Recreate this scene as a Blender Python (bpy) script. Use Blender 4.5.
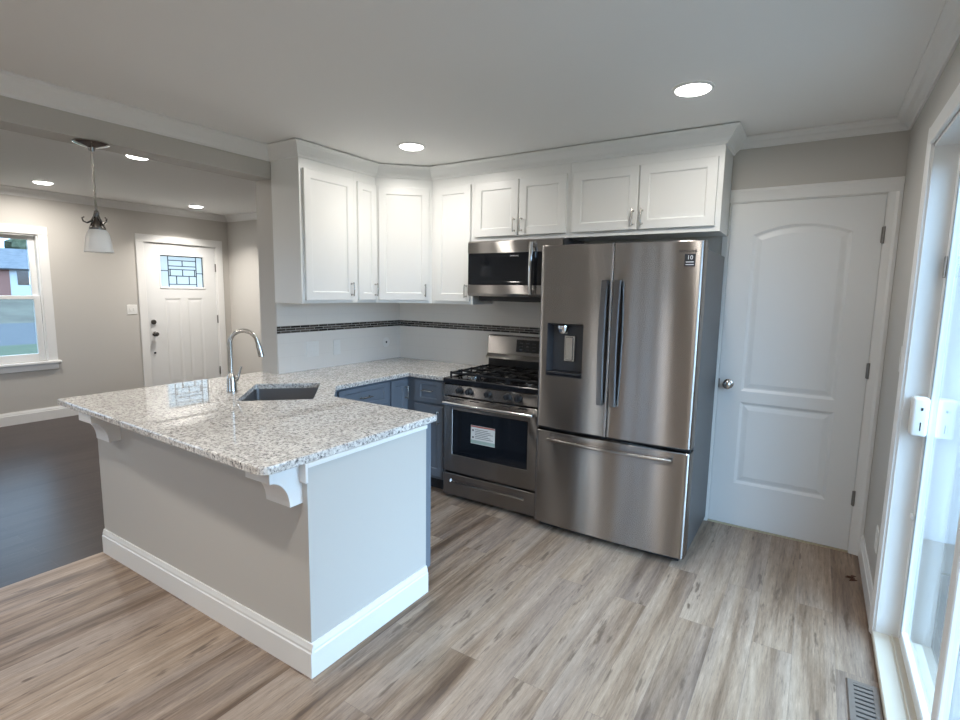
import bpy, bmesh, math, random
from mathutils import Vector, Matrix
random.seed(7)
S = bpy.context.scene
COL = S.collection
for o in list(bpy.data.objects):
    bpy.data.objects.remove(o)

# ------------------------------------------------------------------ camera, world, exposure
YAW, PITCH, ROLL, FPX = 0.5684, -0.1294, 0.0164, 524.66
cam_d = bpy.data.cameras.new('camera'); cam = bpy.data.objects.new('camera', cam_d); COL.objects.link(cam)
cam_d.sensor_width = 36.0; cam_d.lens = 36.0 * FPX / 960.0; cam_d.clip_start = 0.02; cam_d.clip_end = 300
fwd = Vector((-math.sin(YAW) * math.cos(PITCH), math.cos(YAW) * math.cos(PITCH), math.sin(PITCH)))
rgt = Vector((math.cos(YAW), math.sin(YAW), 0)); upv = rgt.cross(fwd)
r2 = math.cos(ROLL) * rgt + math.sin(ROLL) * upv; u2 = -math.sin(ROLL) * rgt + math.cos(ROLL) * upv
M3 = Matrix((r2, u2, -fwd)).transposed()
cam.matrix_world = Matrix.Translation((-0.3329, -3.6506, 1.4922)) @ M3.to_4x4()
S.camera = cam

SKY = 3.0          # overcast sky
LAMP = 10.0        # glow of the lamp diffusers
LAMP_W = 5.5       # watts of each recessed lamp
W = bpy.data.worlds.new('overcast'); S.world = W; W.use_nodes = True
nt = W.node_tree; nt.nodes.clear()
wo = nt.nodes.new('ShaderNodeOutputWorld'); wb = nt.nodes.new('ShaderNodeBackground')
tc = nt.nodes.new('ShaderNodeTexCoord'); sx = nt.nodes.new('ShaderNodeSeparateXYZ'); cr = nt.nodes.new('ShaderNodeValToRGB')
nt.links.new(tc.outputs['Generated'], sx.inputs[0]); nt.links.new(sx.outputs['Z'], cr.inputs[0])
cr.color_ramp.elements.new(0.03); cr.color_ramp.elements[0].position = 0.0; cr.color_ramp.elements[0].color = (0.36, 0.34, 0.31, 1)   # bare ground below the horizon
cr.color_ramp.elements[1].position = 0.03; cr.color_ramp.elements[1].color = (0.47, 0.68, 0.98, 1)
cr.color_ramp.elements[2].position = 0.5; cr.color_ramp.elements[2].color = (0.52, 0.75, 1.0, 1)
nt.links.new(cr.outputs[0], wb.inputs['Color'])
mr = nt.nodes.new('ShaderNodeMapRange'); mr.interpolation_type = 'SMOOTHSTEP'   # overcast glow on the patio side of the sky
for k, v in (('From Min', -0.2), ('From Max', 0.9), ('To Min', SKY * 0.85), ('To Max', SKY * 2.3)): mr.inputs[k].default_value = v
nt.links.new(sx.outputs['X'], mr.inputs['Value']); nt.links.new(mr.outputs['Result'], wb.inputs['Strength'])
nt.links.new(wb.outputs[0], wo.inputs[0])

vs = S.view_settings
S.display_settings.display_device = 'sRGB'
vs.view_transform = 'Standard'; vs.look = 'None'; vs.gamma = 1.0; vs.exposure = 0.85; vs.use_curve_mapping = False
S.cycles.max_bounces = 10; S.cycles.diffuse_bounces = 6; S.cycles.glossy_bounces = 5; S.cycles.transparent_max_bounces = 12
S.cycles.sample_clamp_indirect = 6.0
S.cycles.caustics_reflective = False; S.cycles.caustics_refractive = False

def portal(name, loc, rot, sx_, sy_):
    l = bpy.data.lights.new(name, 'AREA'); l.shape = 'RECTANGLE'; l.size = sx_; l.size_y = sy_
    l.cycles.is_portal = True
    o = bpy.data.objects.new(name, l); o.location = loc; o.rotation_euler = rot; COL.objects.link(o)

# sky portals at the openings of the house
portal('sky_portal', (0.16, -1.785, 1.05), (0, math.pi / 2, 0), 2.1, 1.9)
portal('sky_portal', (-7.62, -1.87, 1.35), (0, -math.pi / 2, 0), 1.5, 1.0)
portal('sky_portal', (-2.15, -6.34, 1.45), (-math.pi / 2, 0, 0), 1.1, 1.3)
portal('sky_portal', (-7.62, -4.6, 1.35), (0, -math.pi / 2, 0), 1.4, 1.8)
portal('sky_portal', (-7.62, 0.165, 1.69), (0, -math.pi / 2, 0), 0.42, 0.56)

# ------------------------------------------------------------------ materials
def mat(name, base, rough=0.5, metal=0.0, **kw):
    m = bpy.data.materials.new(name); m.use_nodes = True
    b = m.node_tree.nodes['Principled BSDF']
    b.inputs['Base Color'].default_value = (*base, 1); b.inputs['Roughness'].default_value = rough
    b.inputs['Metallic'].default_value = metal
    for k, v in kw.items():
        b.inputs[k.replace('_', ' ')].default_value = v
    return m
def N(m, t, **kw):
    n = m.node_tree.nodes.new(t)
    for k, v in kw.items(): setattr(n, k, v)
    return n
def L(m, a, b): m.node_tree.links.new(a, b)
def P(m): return m.node_tree.nodes['Principled BSDF']
def objco(m, scale=(1, 1, 1), rot=(0, 0, 0)):
    t = N(m, 'ShaderNodeTexCoord'); mp = N(m, 'ShaderNodeMapping')
    mp.inputs['Scale'].default_value = scale; mp.inputs['Rotation'].default_value = rot
    L(m, t.outputs['Object'], mp.inputs[0]); return mp.outputs[0]
def noise(m, vec, scale, detail=3, rough=0.5):
    n = N(m, 'ShaderNodeTexNoise'); n.inputs['Scale'].default_value = scale; n.inputs['Detail'].default_value = detail
    n.inputs['Roughness'].default_value = rough; L(m, vec, n.inputs['Vector']); return n.outputs['Fac']
def ramp(m, fac, stops):
    r = N(m, 'ShaderNodeValToRGB'); e = r.color_ramp.elements
    while len(e) < len(stops): e.new(0.5)
    for i, (p_, c) in enumerate(stops): e[i].position = p_; e[i].color = (*c, 1)
    L(m, fac, r.inputs[0]); return r.outputs[0]
def mixc(m, fac, a, b, mode='MIX'):
    x = N(m, 'ShaderNodeMix', data_type='RGBA', blend_type=mode)
    for s, v in ((x.inputs[0], fac), (x.inputs[6], a), (x.inputs[7], b)):
        if hasattr(v, 'is_linked'): L(m, v, s)
        elif isinstance(v, tuple): s.default_value = (*v, 1)
        else: s.default_value = v
    return x.outputs[2]
def bump(m, h, strength=0.1, dist=0.002):
    b = N(m, 'ShaderNodeBump'); b.inputs['Strength'].default_value = strength; b.inputs['Distance'].default_value = dist
    L(m, h, b.inputs['Height']); L(m, b.outputs[0], P(m).inputs['Normal'])

def paint(name, c, rough, sc=180, st=0.06):
    m = mat(name, c, rough); v = objco(m); bump(m, noise(m, v, sc, 2), st, 0.001); return m
M_WALL = paint('greige_wall_paint', (0.545, 0.525, 0.492), 0.6)
M_CEIL = paint('ceiling_paint', (0.86, 0.855, 0.84), 0.85, 90)
M_TRIM = paint('white_trim_paint', (0.80, 0.80, 0.79), 0.35, 60, 0.02)
M_DOOR = paint('white_door_paint', (0.76, 0.77, 0.77), 0.38, 60, 0.02)
M_CAB = paint('white_cabinet_paint', (0.84, 0.85, 0.84), 0.33, 60, 0.02)
M_BLUE = paint('slate_blue_cabinet_paint', (0.155, 0.180, 0.217), 0.4, 60, 0.02)
M_TOE = mat('toe_kick_dark', (0.03, 0.035, 0.045), 0.6)
M_PLATE = mat('white_plastic', (0.78, 0.78, 0.76), 0.35)
M_TPLATE = mat('ivory_plastic', (0.76, 0.745, 0.715), 0.3)
M_CREAM = mat('primed_sill_wood', (0.64, 0.60, 0.52), 0.5)
M_GASKET = mat('dark_gasket', (0.09, 0.11, 0.11), 0.5)
M_NICKEL = mat('brushed_nickel', (0.545, 0.525, 0.492), 0.24, 1.0)
M_PEND = mat('pendant_nickel', (0.40, 0.385, 0.36), 0.12, 1.0)
M_CHROME = mat('polished_chrome', (0.78, 0.78, 0.79), 0.10, 1.0)
M_BRONZE = mat('dark_knob_metal', (0.20, 0.19, 0.18), 0.22, 1.0)
M_HINGE = mat('hinge_metal', (0.28, 0.27, 0.26), 0.35, 1.0)
M_BLACK = mat('black_plastic', (0.015, 0.015, 0.017), 0.4)
M_IRON = mat('cast_iron', (0.012, 0.012, 0.013), 0.55, Specular_IOR_Level=0.25)
M_ENAMEL = mat('black_enamel', (0.012, 0.012, 0.014), 0.12)
M_BGLASS = mat('black_glass', (0.010, 0.012, 0.016), 0.06)
M_CASE = mat('graphite_appliance_case', (0.13, 0.13, 0.135), 0.45, 0.5)
M_FACT = mat('mill_finish_grey', (0.045, 0.045, 0.05), 0.35)
M_SHADE = mat('frosted_glass', (0.88, 0.88, 0.86), 0.3)
M_DRED = mat('brown_shutter', (0.12, 0.05, 0.04), 0.7)
M_TAN = mat('bare_wood', (0.52, 0.46, 0.33), 0.7)
M_INK = mat('printed_ink', (0.02, 0.02, 0.022), 0.5)
M_WHITEINK = mat('white_print', (0.8, 0.8, 0.8), 0.5)
M_GREENINK = mat('pale_green_print', (0.40, 0.52, 0.47), 0.5)
M_REDINK = mat('red_print', (0.45, 0.12, 0.09), 0.5)
M_LEAD = mat('lead_came', (0.05, 0.05, 0.055), 0.45, 0.6)

def steel(name, c, rough, aniso=0.8):
    """horizontally brushed metal: reflections smear up and down"""
    m = bpy.data.materials.new(name); m.use_nodes = True; n = m.node_tree; n.nodes.clear()
    o = n.nodes.new('ShaderNodeOutputMaterial'); g = n.nodes.new('ShaderNodeBsdfAnisotropic')
    g.inputs['Color'].default_value = (*c, 1); g.inputs['Roughness'].default_value = rough; g.inputs['Anisotropy'].default_value = aniso
    t = n.nodes.new('ShaderNodeTangent'); t.direction_type = 'RADIAL'; t.axis = 'Z'
    n.links.new(t.outputs[0], g.inputs['Tangent']); n.links.new(g.outputs[0], o.inputs[0]); return m
M_STEEL = steel('stainless_steel', (0.40, 0.378, 0.362), 0.25)
M_STEELD = steel('dark_stainless_steel', (0.24, 0.24, 0.25), 0.30)
M_SINK = mat('sink_steel', (0.33, 0.335, 0.35), 0.4, 1.0)

def lamp_mat():
    m = bpy.data.materials.new('lamp_diffuser'); m.use_nodes = True; n = m.node_tree; n.nodes.clear()
    o = n.nodes.new('ShaderNodeOutputMaterial'); e = n.nodes.new('ShaderNodeEmission')
    e.inputs['Color'].default_value = (1.0, 0.97, 0.93, 1); e.inputs['Strength'].default_value = LAMP
    n.links.new(e.outputs[0], o.inputs[0]); return m
M_LAMP = lamp_mat()

def glass_mat(name, tint=(0.93, 0.97, 0.98), frost=0.0):
    m = bpy.data.materials.new(name); m.use_nodes = True; n = m.node_tree; n.nodes.clear()
    o = n.nodes.new('ShaderNodeOutputMaterial'); t = n.nodes.new('ShaderNodeBsdfTransparent'); g = n.nodes.new('ShaderNodeBsdfGlossy')
    t.inputs['Color'].default_value = (*tint, 1); g.inputs['Roughness'].default_value = 0.0
    lw = n.nodes.new('ShaderNodeLayerWeight'); lw.inputs['Blend'].default_value = 0.5
    pw = n.nodes.new('ShaderNodeMath'); pw.operation = 'POWER'; pw.inputs[1].default_value = 5.0; n.links.new(lw.outputs['Facing'], pw.inputs[0])
    f = n.nodes.new('ShaderNodeMath'); f.operation = 'MULTIPLY_ADD'; f.inputs[1].default_value = 0.96; f.inputs[2].default_value = 0.04; n.links.new(pw.outputs[0], f.inputs[0])
    mx = n.nodes.new('ShaderNodeMixShader'); n.links.new(f.outputs[0], mx.inputs[0])
    first = t.outputs[0]
    if frost:
        tr = n.nodes.new('ShaderNodeBsdfTranslucent'); tr.inputs['Color'].default_value = (0.93, 0.90, 0.86, 1)
        m2 = n.nodes.new('ShaderNodeMixShader'); m2.inputs[0].default_value = frost
        n.links.new(t.outputs[0], m2.inputs[1]); n.links.new(tr.outputs[0], m2.inputs[2]); first = m2.outputs[0]
    n.links.new(first, mx.inputs[1]); n.links.new(g.outputs[0], mx.inputs[2]); n.links.new(mx.outputs[0], o.inputs[0])
    return m
M_GLASS = glass_mat('window_glass')
M_FROST = glass_mat('textured_door_glass', (0.82, 0.79, 0.75), 0.6)

def planks(name, length, width, stops, rough, grain_dark, knots=True, spec=0.35):
    m = mat(name, (0.4, 0.33, 0.28), rough)
    P(m).inputs['Specular IOR Level'].default_value = spec
    v = objco(m, (1, 1, 1), (0, 0, math.pi / 2))
    def brick(sx_, off):
        b = N(m, 'ShaderNodeTexBrick'); b.offset = off; b.offset_frequency = 2; b.squash = 1.0
        b.inputs['Color1'].default_value = (0, 0, 0, 1); b.inputs['Color2'].default_value = (1, 1, 1, 1); b.inputs['Mortar'].default_value = (0.5, 0.5, 0.5, 1)
        b.inputs['Scale'].default_value = 1.0; b.inputs['Mortar Size'].default_value = 0.0007; b.inputs['Mortar Smooth'].default_value = 0.3
        b.inputs['Brick Width'].default_value = sx_; b.inputs['Row Height'].default_value = width; b.inputs['Bias'].default_value = 0.0
        L(m, v, b.inputs['Vector']); return b
    b = brick(length, 0.37)
    rnd = N(m, 'ShaderNodeSeparateColor'); L(m, b.outputs['Color'], rnd.inputs[0])
    # per-plank offset of the grain
    sc = N(m, 'ShaderNodeMath', operation='MULTIPLY'); sc.inputs[1].default_value = 37.0; L(m, rnd.outputs[0], sc.inputs[0])
    cb = N(m, 'ShaderNodeCombineXYZ'); L(m, sc.outputs[0], cb.inputs[0]); L(m, sc.outputs[0], cb.inputs[1])
    add = N(m, 'ShaderNodeVectorMath', operation='ADD'); L(m, v, add.inputs[0]); L(m, cb.outputs[0], add.inputs[1])
    def stretched(sx_, sy_):
        mp = N(m, 'ShaderNodeMapping'); mp.inputs['Scale'].default_value = (sx_, sy_, 1); L(m, add.outputs[0], mp.inputs[0]); return mp.outputs[0]
    broad = noise(m, stretched(0.55, 9.0), 1.5, 5, 0.6)
    tint = noise(m, stretched(0.5, 5.0), 1.1, 3, 0.5)
    fine = noise(m, stretched(5.0, 62.0), 1.6, 8, 0.8)
    w = N(m, 'ShaderNodeMath', operation='MULTIPLY_ADD'); w.inputs[1].default_value = 0.16; L(m, rnd.outputs[0], w.inputs[0])
    bs = N(m, 'ShaderNodeMath', operation='MULTIPLY'); bs.inputs[1].default_value = 0.84; L(m, broad, bs.inputs[0]); L(m, bs.outputs[0], w.inputs[2])
    c = ramp(m, w.outputs[0], stops)
    if knots:
        c = mixc(m, ramp(m, tint, [(0.42, (0, 0, 0)), (0.62, (0.5, 0.5, 0.5))]), c, (0.305, 0.245, 0.212))
    g = ramp(m, fine, [(0.30, (grain_dark,) * 3), (0.47, (0.92, 0.92, 0.92)), (0.55, (1.02, 1.02, 1.02)), (0.68, (1.45, 1.45, 1.47))])
    c = mixc(m, 0.9, c, g, 'MULTIPLY')
    if knots:
        kn = noise(m, stretched(2.2, 13.0), 1.5, 4, 0.6)
        kf = ramp(m, kn, [(0.595, (0, 0, 0)), (0.665, (1, 1, 1))])
        c = mixc(m, kf, c, mixc(m, 0.75, c, (0.11, 0.075, 0.055)))
        k2 = noise(m, stretched(5.0, 11.0), 1.3, 2, 0.5)
        c = mixc(m, ramp(m, k2, [(0.735, (0, 0, 0)), (0.78, (0.85, 0.85, 0.85))]), c, (0.10, 0.06, 0.04))
    c = mixc(m, b.outputs['Fac'], c, mixc(m, 0.55, c, (0.12, 0.09, 0.075)))
    L(m, c, P(m).inputs['Base Color'])
    hb = N(m, 'ShaderNodeMath', operation='MULTIPLY_ADD'); hb.inputs[1].default_value = -3.0; L(m, b.outputs['Fac'], hb.inputs[0]); L(m, fine, hb.inputs[2])
    bump(m, hb.outputs[0], 0.12, 0.001)
    return m
M_FLOOR = planks('weathered_oak_planks', 1.22, 0.152,
                 [(0.34, (0.120, 0.076, 0.050)), (0.44, (0.240, 0.166, 0.115)), (0.52, (0.335, 0.244, 0.176)), (0.64, (0.425, 0.325, 0.246))], 0.44, 0.42)
M_DARK = planks('dark_brown_planks', 1.0, 0.125,
                [(0.2, (0.032, 0.024, 0.023)), (0.5, (0.055, 0.042, 0.039)), (0.85, (0.080, 0.062, 0.057))], 0.30, 0.75, False, 0.16)

def granite():
    m = mat('speckled_granite', (0.6, 0.6, 0.6), 0.025)
    v = objco(m)
    n0 = noise(m, v, 14, 3, 0.5); n1 = noise(m, v, 75, 5, 0.65); n2 = noise(m, v, 95, 5, 0.68); n3 = noise(m, v, 60, 4, 0.6)
    c = ramp(m, n1, [(0.34, (0.20, 0.19, 0.185)), (0.43, (0.42, 0.41, 0.395)), (0.50, (0.66, 0.635, 0.60)), (0.60, (0.80, 0.78, 0.745))])
    c = mixc(m, ramp(m, n0, [(0.46, (0, 0, 0)), (0.70, (0.45, 0.45, 0.45))]), c, (0.47, 0.44, 0.41))
    c = mixc(m, ramp(m, n2, [(0.585, (0, 0, 0)), (0.63, (1, 1, 1))]), c, (0.05, 0.05, 0.055))
    c = mixc(m, ramp(m, n3, [(0.63, (0, 0, 0)), (0.68, (0.75, 0.75, 0.75))]), c, (0.24, 0.17, 0.15))
    L(m, c, P(m).inputs['Base Color']); return m
M_GRAN = granite()

def tile(name, bw, rh, c1, c2, mortar, ms, rough, axis):
    m = mat(name, c1, rough)
    t = N(m, 'ShaderNodeTexCoord'); s = N(m, 'ShaderNodeSeparateXYZ'); L(m, t.outputs['Object'], s.inputs[0])
    c = N(m, 'ShaderNodeCombineXYZ'); L(m, s.outputs[axis], c.inputs[0]); L(m, s.outputs['Z'], c.inputs[1])
    b = N(m, 'ShaderNodeTexBrick'); b.offset = 0.5
    for k, val in (('Color1', c1), ('Color2', c2), ('Mortar', mortar)): b.inputs[k].default_value = (*val, 1)
    b.inputs['Scale'].default_value = 1; b.inputs['Mortar Size'].default_value = ms; b.inputs['Brick Width'].default_value = bw
    b.inputs['Row Height'].default_value = rh; b.inputs['Bias'].default_value = 0
    L(m, c.outputs[0], b.inputs['Vector']); L(m, b.outputs['Color'], P(m).inputs['Base Color'])
    iv = N(m, 'ShaderNodeMath', operation='SUBTRACT'); iv.inputs[0].default_value = 1.0; L(m, b.outputs['Fac'], iv.inputs[1])
    bump(m, iv.outputs[0], 0.25, 0.001)
    return m
TC = (0.77, 0.735, 0.69)
M_TILEX = tile('white_subway_tile_x', 0.30, 0.10, TC, TC, (0.73, 0.695, 0.65), 0.0014, 0.16, 'X')
M_TILEY = tile('white_subway_tile_y', 0.30, 0.10, TC, TC, (0.73, 0.695, 0.65), 0.0014, 0.16, 'Y')
M_MOSX = tile('mosaic_strip_x', 0.085, 0.0175, (0.010, 0.009, 0.009), (0.10, 0.085, 0.075), (0.45, 0.43, 0.4), 0.0016, 0.12, 'X')
M_MOSY = tile('mosaic_strip_y', 0.085, 0.0175, (0.010, 0.009, 0.009), (0.10, 0.085, 0.075), (0.45, 0.43, 0.4), 0.0016, 0.12, 'Y')

def grassy(name, a, b, sc):
    m = mat(name, a, 0.9); v = objco(m); L(m, ramp(m, noise(m, v, sc, 5, 0.65), [(0.35, a), (0.65, b)]), P(m).inputs['Base Color']); return m
M_GRASS = grassy('lawn_grass', (0.020, 0.034, 0.013), (0.045, 0.06, 0.025), 1.3)
M_BANK = grassy('dry_grass_bank', (0.045, 0.038, 0.028), (0.085, 0.08, 0.06), 0.6)
M_ROAD = grassy('asphalt', (0.035, 0.04, 0.05), (0.05, 0.055, 0.065), 2.0)
M_DECK = tile('deck_boards', 3.0, 0.14, (0.25, 0.225, 0.20), (0.21, 0.19, 0.17), (0.1, 0.09, 0.08), 0.004, 0.7, 'X')
M_SIDING = tile('lap_siding', 40.0, 0.11, (0.27, 0.29, 0.31), (0.27, 0.29, 0.31), (0.2, 0.21, 0.22), 0.006, 0.6, 'Y')
M_SIDINGX = tile('lap_siding_x', 40.0, 0.11, (0.62, 0.64, 0.66), (0.62, 0.64, 0.66), (0.58, 0.60, 0.62), 0.004, 0.6, 'X')
M_SHINGLE = grassy('roof_shingles', (0.055, 0.065, 0.085), (0.10, 0.11, 0.13), 3.0)
M_LEAF = grassy('tree_foliage', (0.02, 0.03, 0.015), (0.06, 0.07, 0.04), 2.0)
M_DRYLEAF = mat('dry_leaf', (0.085, 0.035, 0.022), 0.7)
M_REG = mat('floor_register_metal', (0.17, 0.14, 0.12), 0.45)

# ------------------------------------------------------------------ mesh helpers (world coordinates)
def new(): return bmesh.new()
def box(bm, x0, x1, y0, y1, z0, z1, bev=0.0, seg=1):
    x0, x1 = min(x0, x1), max(x0, x1); y0, y1 = min(y0, y1), max(y0, y1); z0, z1 = min(z0, z1), max(z0, z1)
    v = [bm.verts.new(p) for p in ((x0, y0, z0), (x1, y0, z0), (x1, y1, z0), (x0, y1, z0), (x0, y0, z1), (x1, y0, z1), (x1, y1, z1), (x0, y1, z1))]
    fs = [bm.faces.new([v[i] for i in q]) for q in ((3, 2, 1, 0), (4, 5, 6, 7), (0, 1, 5, 4), (1, 2, 6, 5), (2, 3, 7, 6), (3, 0, 4, 7))]
    if bev:
        es = list({e for f in fs for e in f.edges})
        bmesh.ops.bevel(bm, geom=es, offset=bev, segments=seg, profile=0.5, affect='EDGES')
    return bm
def obox(bm, O, U, V, Nn, u0, u1, v0, v1, n0, n1):
    """box in an oriented frame"""
    O, U, V, Nn = map(Vector, (O, U, V, Nn))
    p = lambda a, b, c: bm.verts.new(O + U * a + V * b + Nn * c)
    v = [p(u0, v0, n0), p(u1, v0, n0), p(u1, v1, n0), p(u0, v1, n0), p(u0, v0, n1), p(u1, v0, n1), p(u1, v1, n1), p(u0, v1, n1)]
    for q in ((3, 2, 1, 0), (4, 5, 6, 7), (0, 1, 5, 4), (1, 2, 6, 5), (2, 3, 7, 6), (3, 0, 4, 7)): bm.faces.new([v[i] for i in q])
    return bm
def prism(bm, pts, axis, a0, a1):
    """polygon pts (2D) extruded along axis; axis x: pts=(y,z); y: (x,z); z: (x,y)"""
    def P3(p, a): return {'x': (a, p[0], p[1]), 'y': (p[0], a, p[1]), 'z': (p[0], p[1], a)}[axis]
    A = [bm.verts.new(P3(p, a0)) for p in pts]; B = [bm.verts.new(P3(p, a1)) for p in pts]
    n = len(pts)
    for i in range(n): bm.faces.new((A[i], A[(i + 1) % n], B[(i + 1) % n], B[i]))
    bm.faces.new(A[::-1]); bm.faces.new(B)
    return bm
def frame_for(t):
    t = t.normalized(); a = Vector((0, 0, 1)) if abs(t.z) < 0.9 else Vector((1, 0, 0))
    u = t.cross(a).normalized(); return u, t.cross(u).normalized()
def tube(bm, pts, r, seg=12, caps=True):
    pts = [Vector(p) for p in pts]; rs = r if isinstance(r, (list, tuple)) else [r] * len(pts)
    rings = []; u = None
    for i, p in enumerate(pts):
        t = (pts[min(i + 1, len(pts) - 1)] - pts[max(i - 1, 0)])
        t.normalize()
        if u is None: u, w = frame_for(t)
        else:
            u = (u - t * u.dot(t)).normalized()
        w = t.cross(u)
        rings.append([bm.verts.new(p + (u * math.cos(2 * math.pi * k / seg) + w * math.sin(2 * math.pi * k / seg)) * rs[i]) for k in range(seg)])
    for a, b in zip(rings, rings[1:]):
        for k in range(seg): bm.faces.new((a[k], a[(k + 1) % seg], b[(k + 1) % seg], b[k]))
    if caps: bm.faces.new(rings[0][::-1]); bm.faces.new(rings[-1])
    return bm
def lathe(bm, prof, c, axis=(0, 0, 1), seg=28, cap0=True, cap1=True):
    """prof: (radius, height along axis)"""
    ax = Vector(axis).normalized(); u, w = frame_for(ax); c = Vector(c); rings = []
    for r, h in prof:
        rings.append([bm.verts.new(c + ax * h + (u * math.cos(2 * math.pi * k / seg) + w * math.sin(2 * math.pi * k / seg)) * max(r, 1e-4)) for k in range(seg)])
    for a, b in zip(rings, rings[1:]):
        for k in range(seg): bm.faces.new((a[k], a[(k + 1) % seg], b[(k + 1) % seg], b[k]))
    if cap0: bm.faces.new(rings[0][::-1])
    if cap1: bm.faces.new(rings[-1])
    return bm
def inset(pts, d):
    """shrink a CCW polygon by d"""
    n = len(pts); out = []
    for i in range(n):
        p0, p1, p2 = Vector(pts[i - 1]), Vector(pts[i]), Vector(pts[(i + 1) % n])
        a = (p1 - p0).normalized(); b = (p2 - p1).normalized()
        na, nb = Vector((-a.y, a.x)), Vector((-b.y, b.x)); k = na + nb
        k = k / max(1e-6, (1 + na.dot(nb)))
        out.append(tuple(p1 + k * d))
    return out
def rect(u0, u1, v0, v1): return [(u0, v0), (u1, v0), (u1, v1), (u0, v1)]
def rrect(u0, u1, v0, v1, r, n=5):
    o = []
    for cx, cy, a in ((u1 - r, v0 + r, -90), (u1 - r, v1 - r, 0), (u0 + r, v1 - r, 90), (u0 + r, v0 + r, 180)):
        for k in range(n + 1):
            t = math.radians(a + 90 * k / n); o.append((cx + r * math.cos(t), cy + r * math.sin(t)))
    return o
def slab(bm, O, U, V, outer, t, holes=(), edge=0.002):
    """panel whose front is at the plane O,U,V (normal U x V); holes = [(outline, [(inset, depth), ...]), ...], depth positive goes in"""
    O, U, V = Vector(O), Vector(U), Vector(V); Nn = U.cross(V)
    def ring(pts, d): return [bm.verts.new(O + U * a + V * b - Nn * d) for a, b in pts]
    def bridge(A, B):
        n = len(A)
        for i in range(n): bm.faces.new((A[i], A[(i + 1) % n], B[(i + 1) % n], B[i]))
    front = ring(inset(outer, edge), 0.0); e1 = ring(outer, edge); back = ring(outer, t)
    bridge(back, e1); bridge(e1, front)
    loops = [front]; bloops = [back]
    for outline, prof, *thru in holes:
        h0 = ring(outline, 0.0); loops.append(h0); prev = h0
        for ins, dep in prof:
            nx = ring(inset(outline, ins), dep); bridge(prev, nx); prev = nx
        if thru: bloops.append(prev)
        else: bm.faces.new(prev)
    for loops in (loops, bloops):
        if len(loops) == 1: bm.faces.new(loops[0]); continue
        es = []
        for lp in loops:
            for i in range(len(lp)):
                e = bm.edges.get((lp[i], lp[(i + 1) % len(lp)])) or bm.edges.new((lp[i], lp[(i + 1) % len(lp)]))
                es.append(e)
        r = bmesh.ops.triangle_fill(bm, use_beauty=True, use_dissolve=False, edges=es, normal=Nn)
    return bm
def wloc(p):
    v = Vector((0, 0, 0))
    while p is not None: v += p.location; p = p.parent
    return v
def obj(name, bm, m, parent=None, smooth=False, loc=None):
    bmesh.ops.recalc_face_normals(bm, faces=bm.faces)
    me = bpy.data.meshes.new(name); 
    off = wloc(parent) if parent else (Vector(loc) if loc else Vector((0, 0, 0)))
    bmesh.ops.translate(bm, vec=-off, verts=bm.verts)
    if smooth:
        for f in bm.faces: f.smooth = True
        for e in bm.edges:
            if len(e.link_faces) == 2 and e.calc_face_angle(0) > math.radians(38): e.smooth = False
    bm.to_mesh(me); bm.free()
    if m: me.materials.append(m)
    o = bpy.data.objects.new(name, me); COL.objects.link(o)
    if parent: o.parent = parent
    elif loc: o.location = loc
    return o
def tag(o, label=None, cat=None, group=None, kind=None):
    if label: o['label'] = label
    if cat: o['category'] = cat
    if group: o['group'] = group
    if kind: o['kind'] = kind
    return o
def thing(name, loc, label, cat, group=None, kind=None):
    o = bpy.data.objects.new(name, None); o.empty_display_size = 0.05; o.location = loc; COL.objects.link(o)
    return tag(o, label, cat, group, kind)
def text(name, body, size, O, U, V, m, parent, extrude=0.0004, spacing=1.0):
    c = bpy.data.curves.new(name, 'FONT'); c.body = body; c.size = size; c.extrude = extrude; c.align_x = 'CENTER'; c.align_y = 'CENTER'; c.space_character = spacing
    tmp = bpy.data.objects.new(name, c); COL.objects.link(tmp)
    me = bpy.data.meshes.new_from_object(tmp.evaluated_get(bpy.context.evaluated_depsgraph_get())); COL.objects.unlink(tmp); bpy.data.objects.remove(tmp)
    me.name = name; me.materials.clear(); me.materials.append(m)
    o = bpy.data.objects.new(name, me); COL.objects.link(o)
    U, V = Vector(U), Vector(V); Nn = U.cross(V)
    R = Matrix((U, V, Nn)).transposed().to_4x4()
    o.parent = parent
    o.matrix_local = Matrix.Translation(Vector(O) - wloc(parent)) @ R
    return o
def struct(name, bm, m, label, cat, smooth=False):
    return tag(obj(name, bm, m, None, smooth), label, cat, None, 'structure')
X3, Y3, Z3 = Vector((1, 0, 0)), Vector((0, 1, 0)), Vector((0, 0, 1))

# ------------------------------------------------------------------ dimensions
XL, XB, XF = -3.545, -3.72, -7.465      # kitchen side of stub wall, living side of it, entry wall
YS, YR, YL = -1.305, -6.2, 0.81         # stub wall end, rear wall, living side wall
HK, HL = 2.435, 2.49                    # ceilings
CT = 0.885

# ------------------------------------------------------------------ shell
bm = new(); box(bm, -3.62, 0.0, YR, 0.0, -0.1, 0.0); struct('floor', bm, M_FLOOR, 'weathered grey oak plank kitchen floor', 'floor')
bm = new(); box(bm, XF, -3.62, YR, YL, -0.1, 0.0); struct('floor_living', bm, M_DARK, 'dark brown plank floor of the living room', 'floor')
bm = new(); box(bm, XL, 0.0, YR, 0.0, HK, HK + 0.1); struct('ceiling', bm, M_CEIL, 'flat painted kitchen ceiling', 'ceiling')
bm = new(); box(bm, XF, XB, YR, YL, HL, HL + 0.1); struct('ceiling_living', bm, M_CEIL, 'flat painted living room ceiling', 'ceiling')
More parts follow.
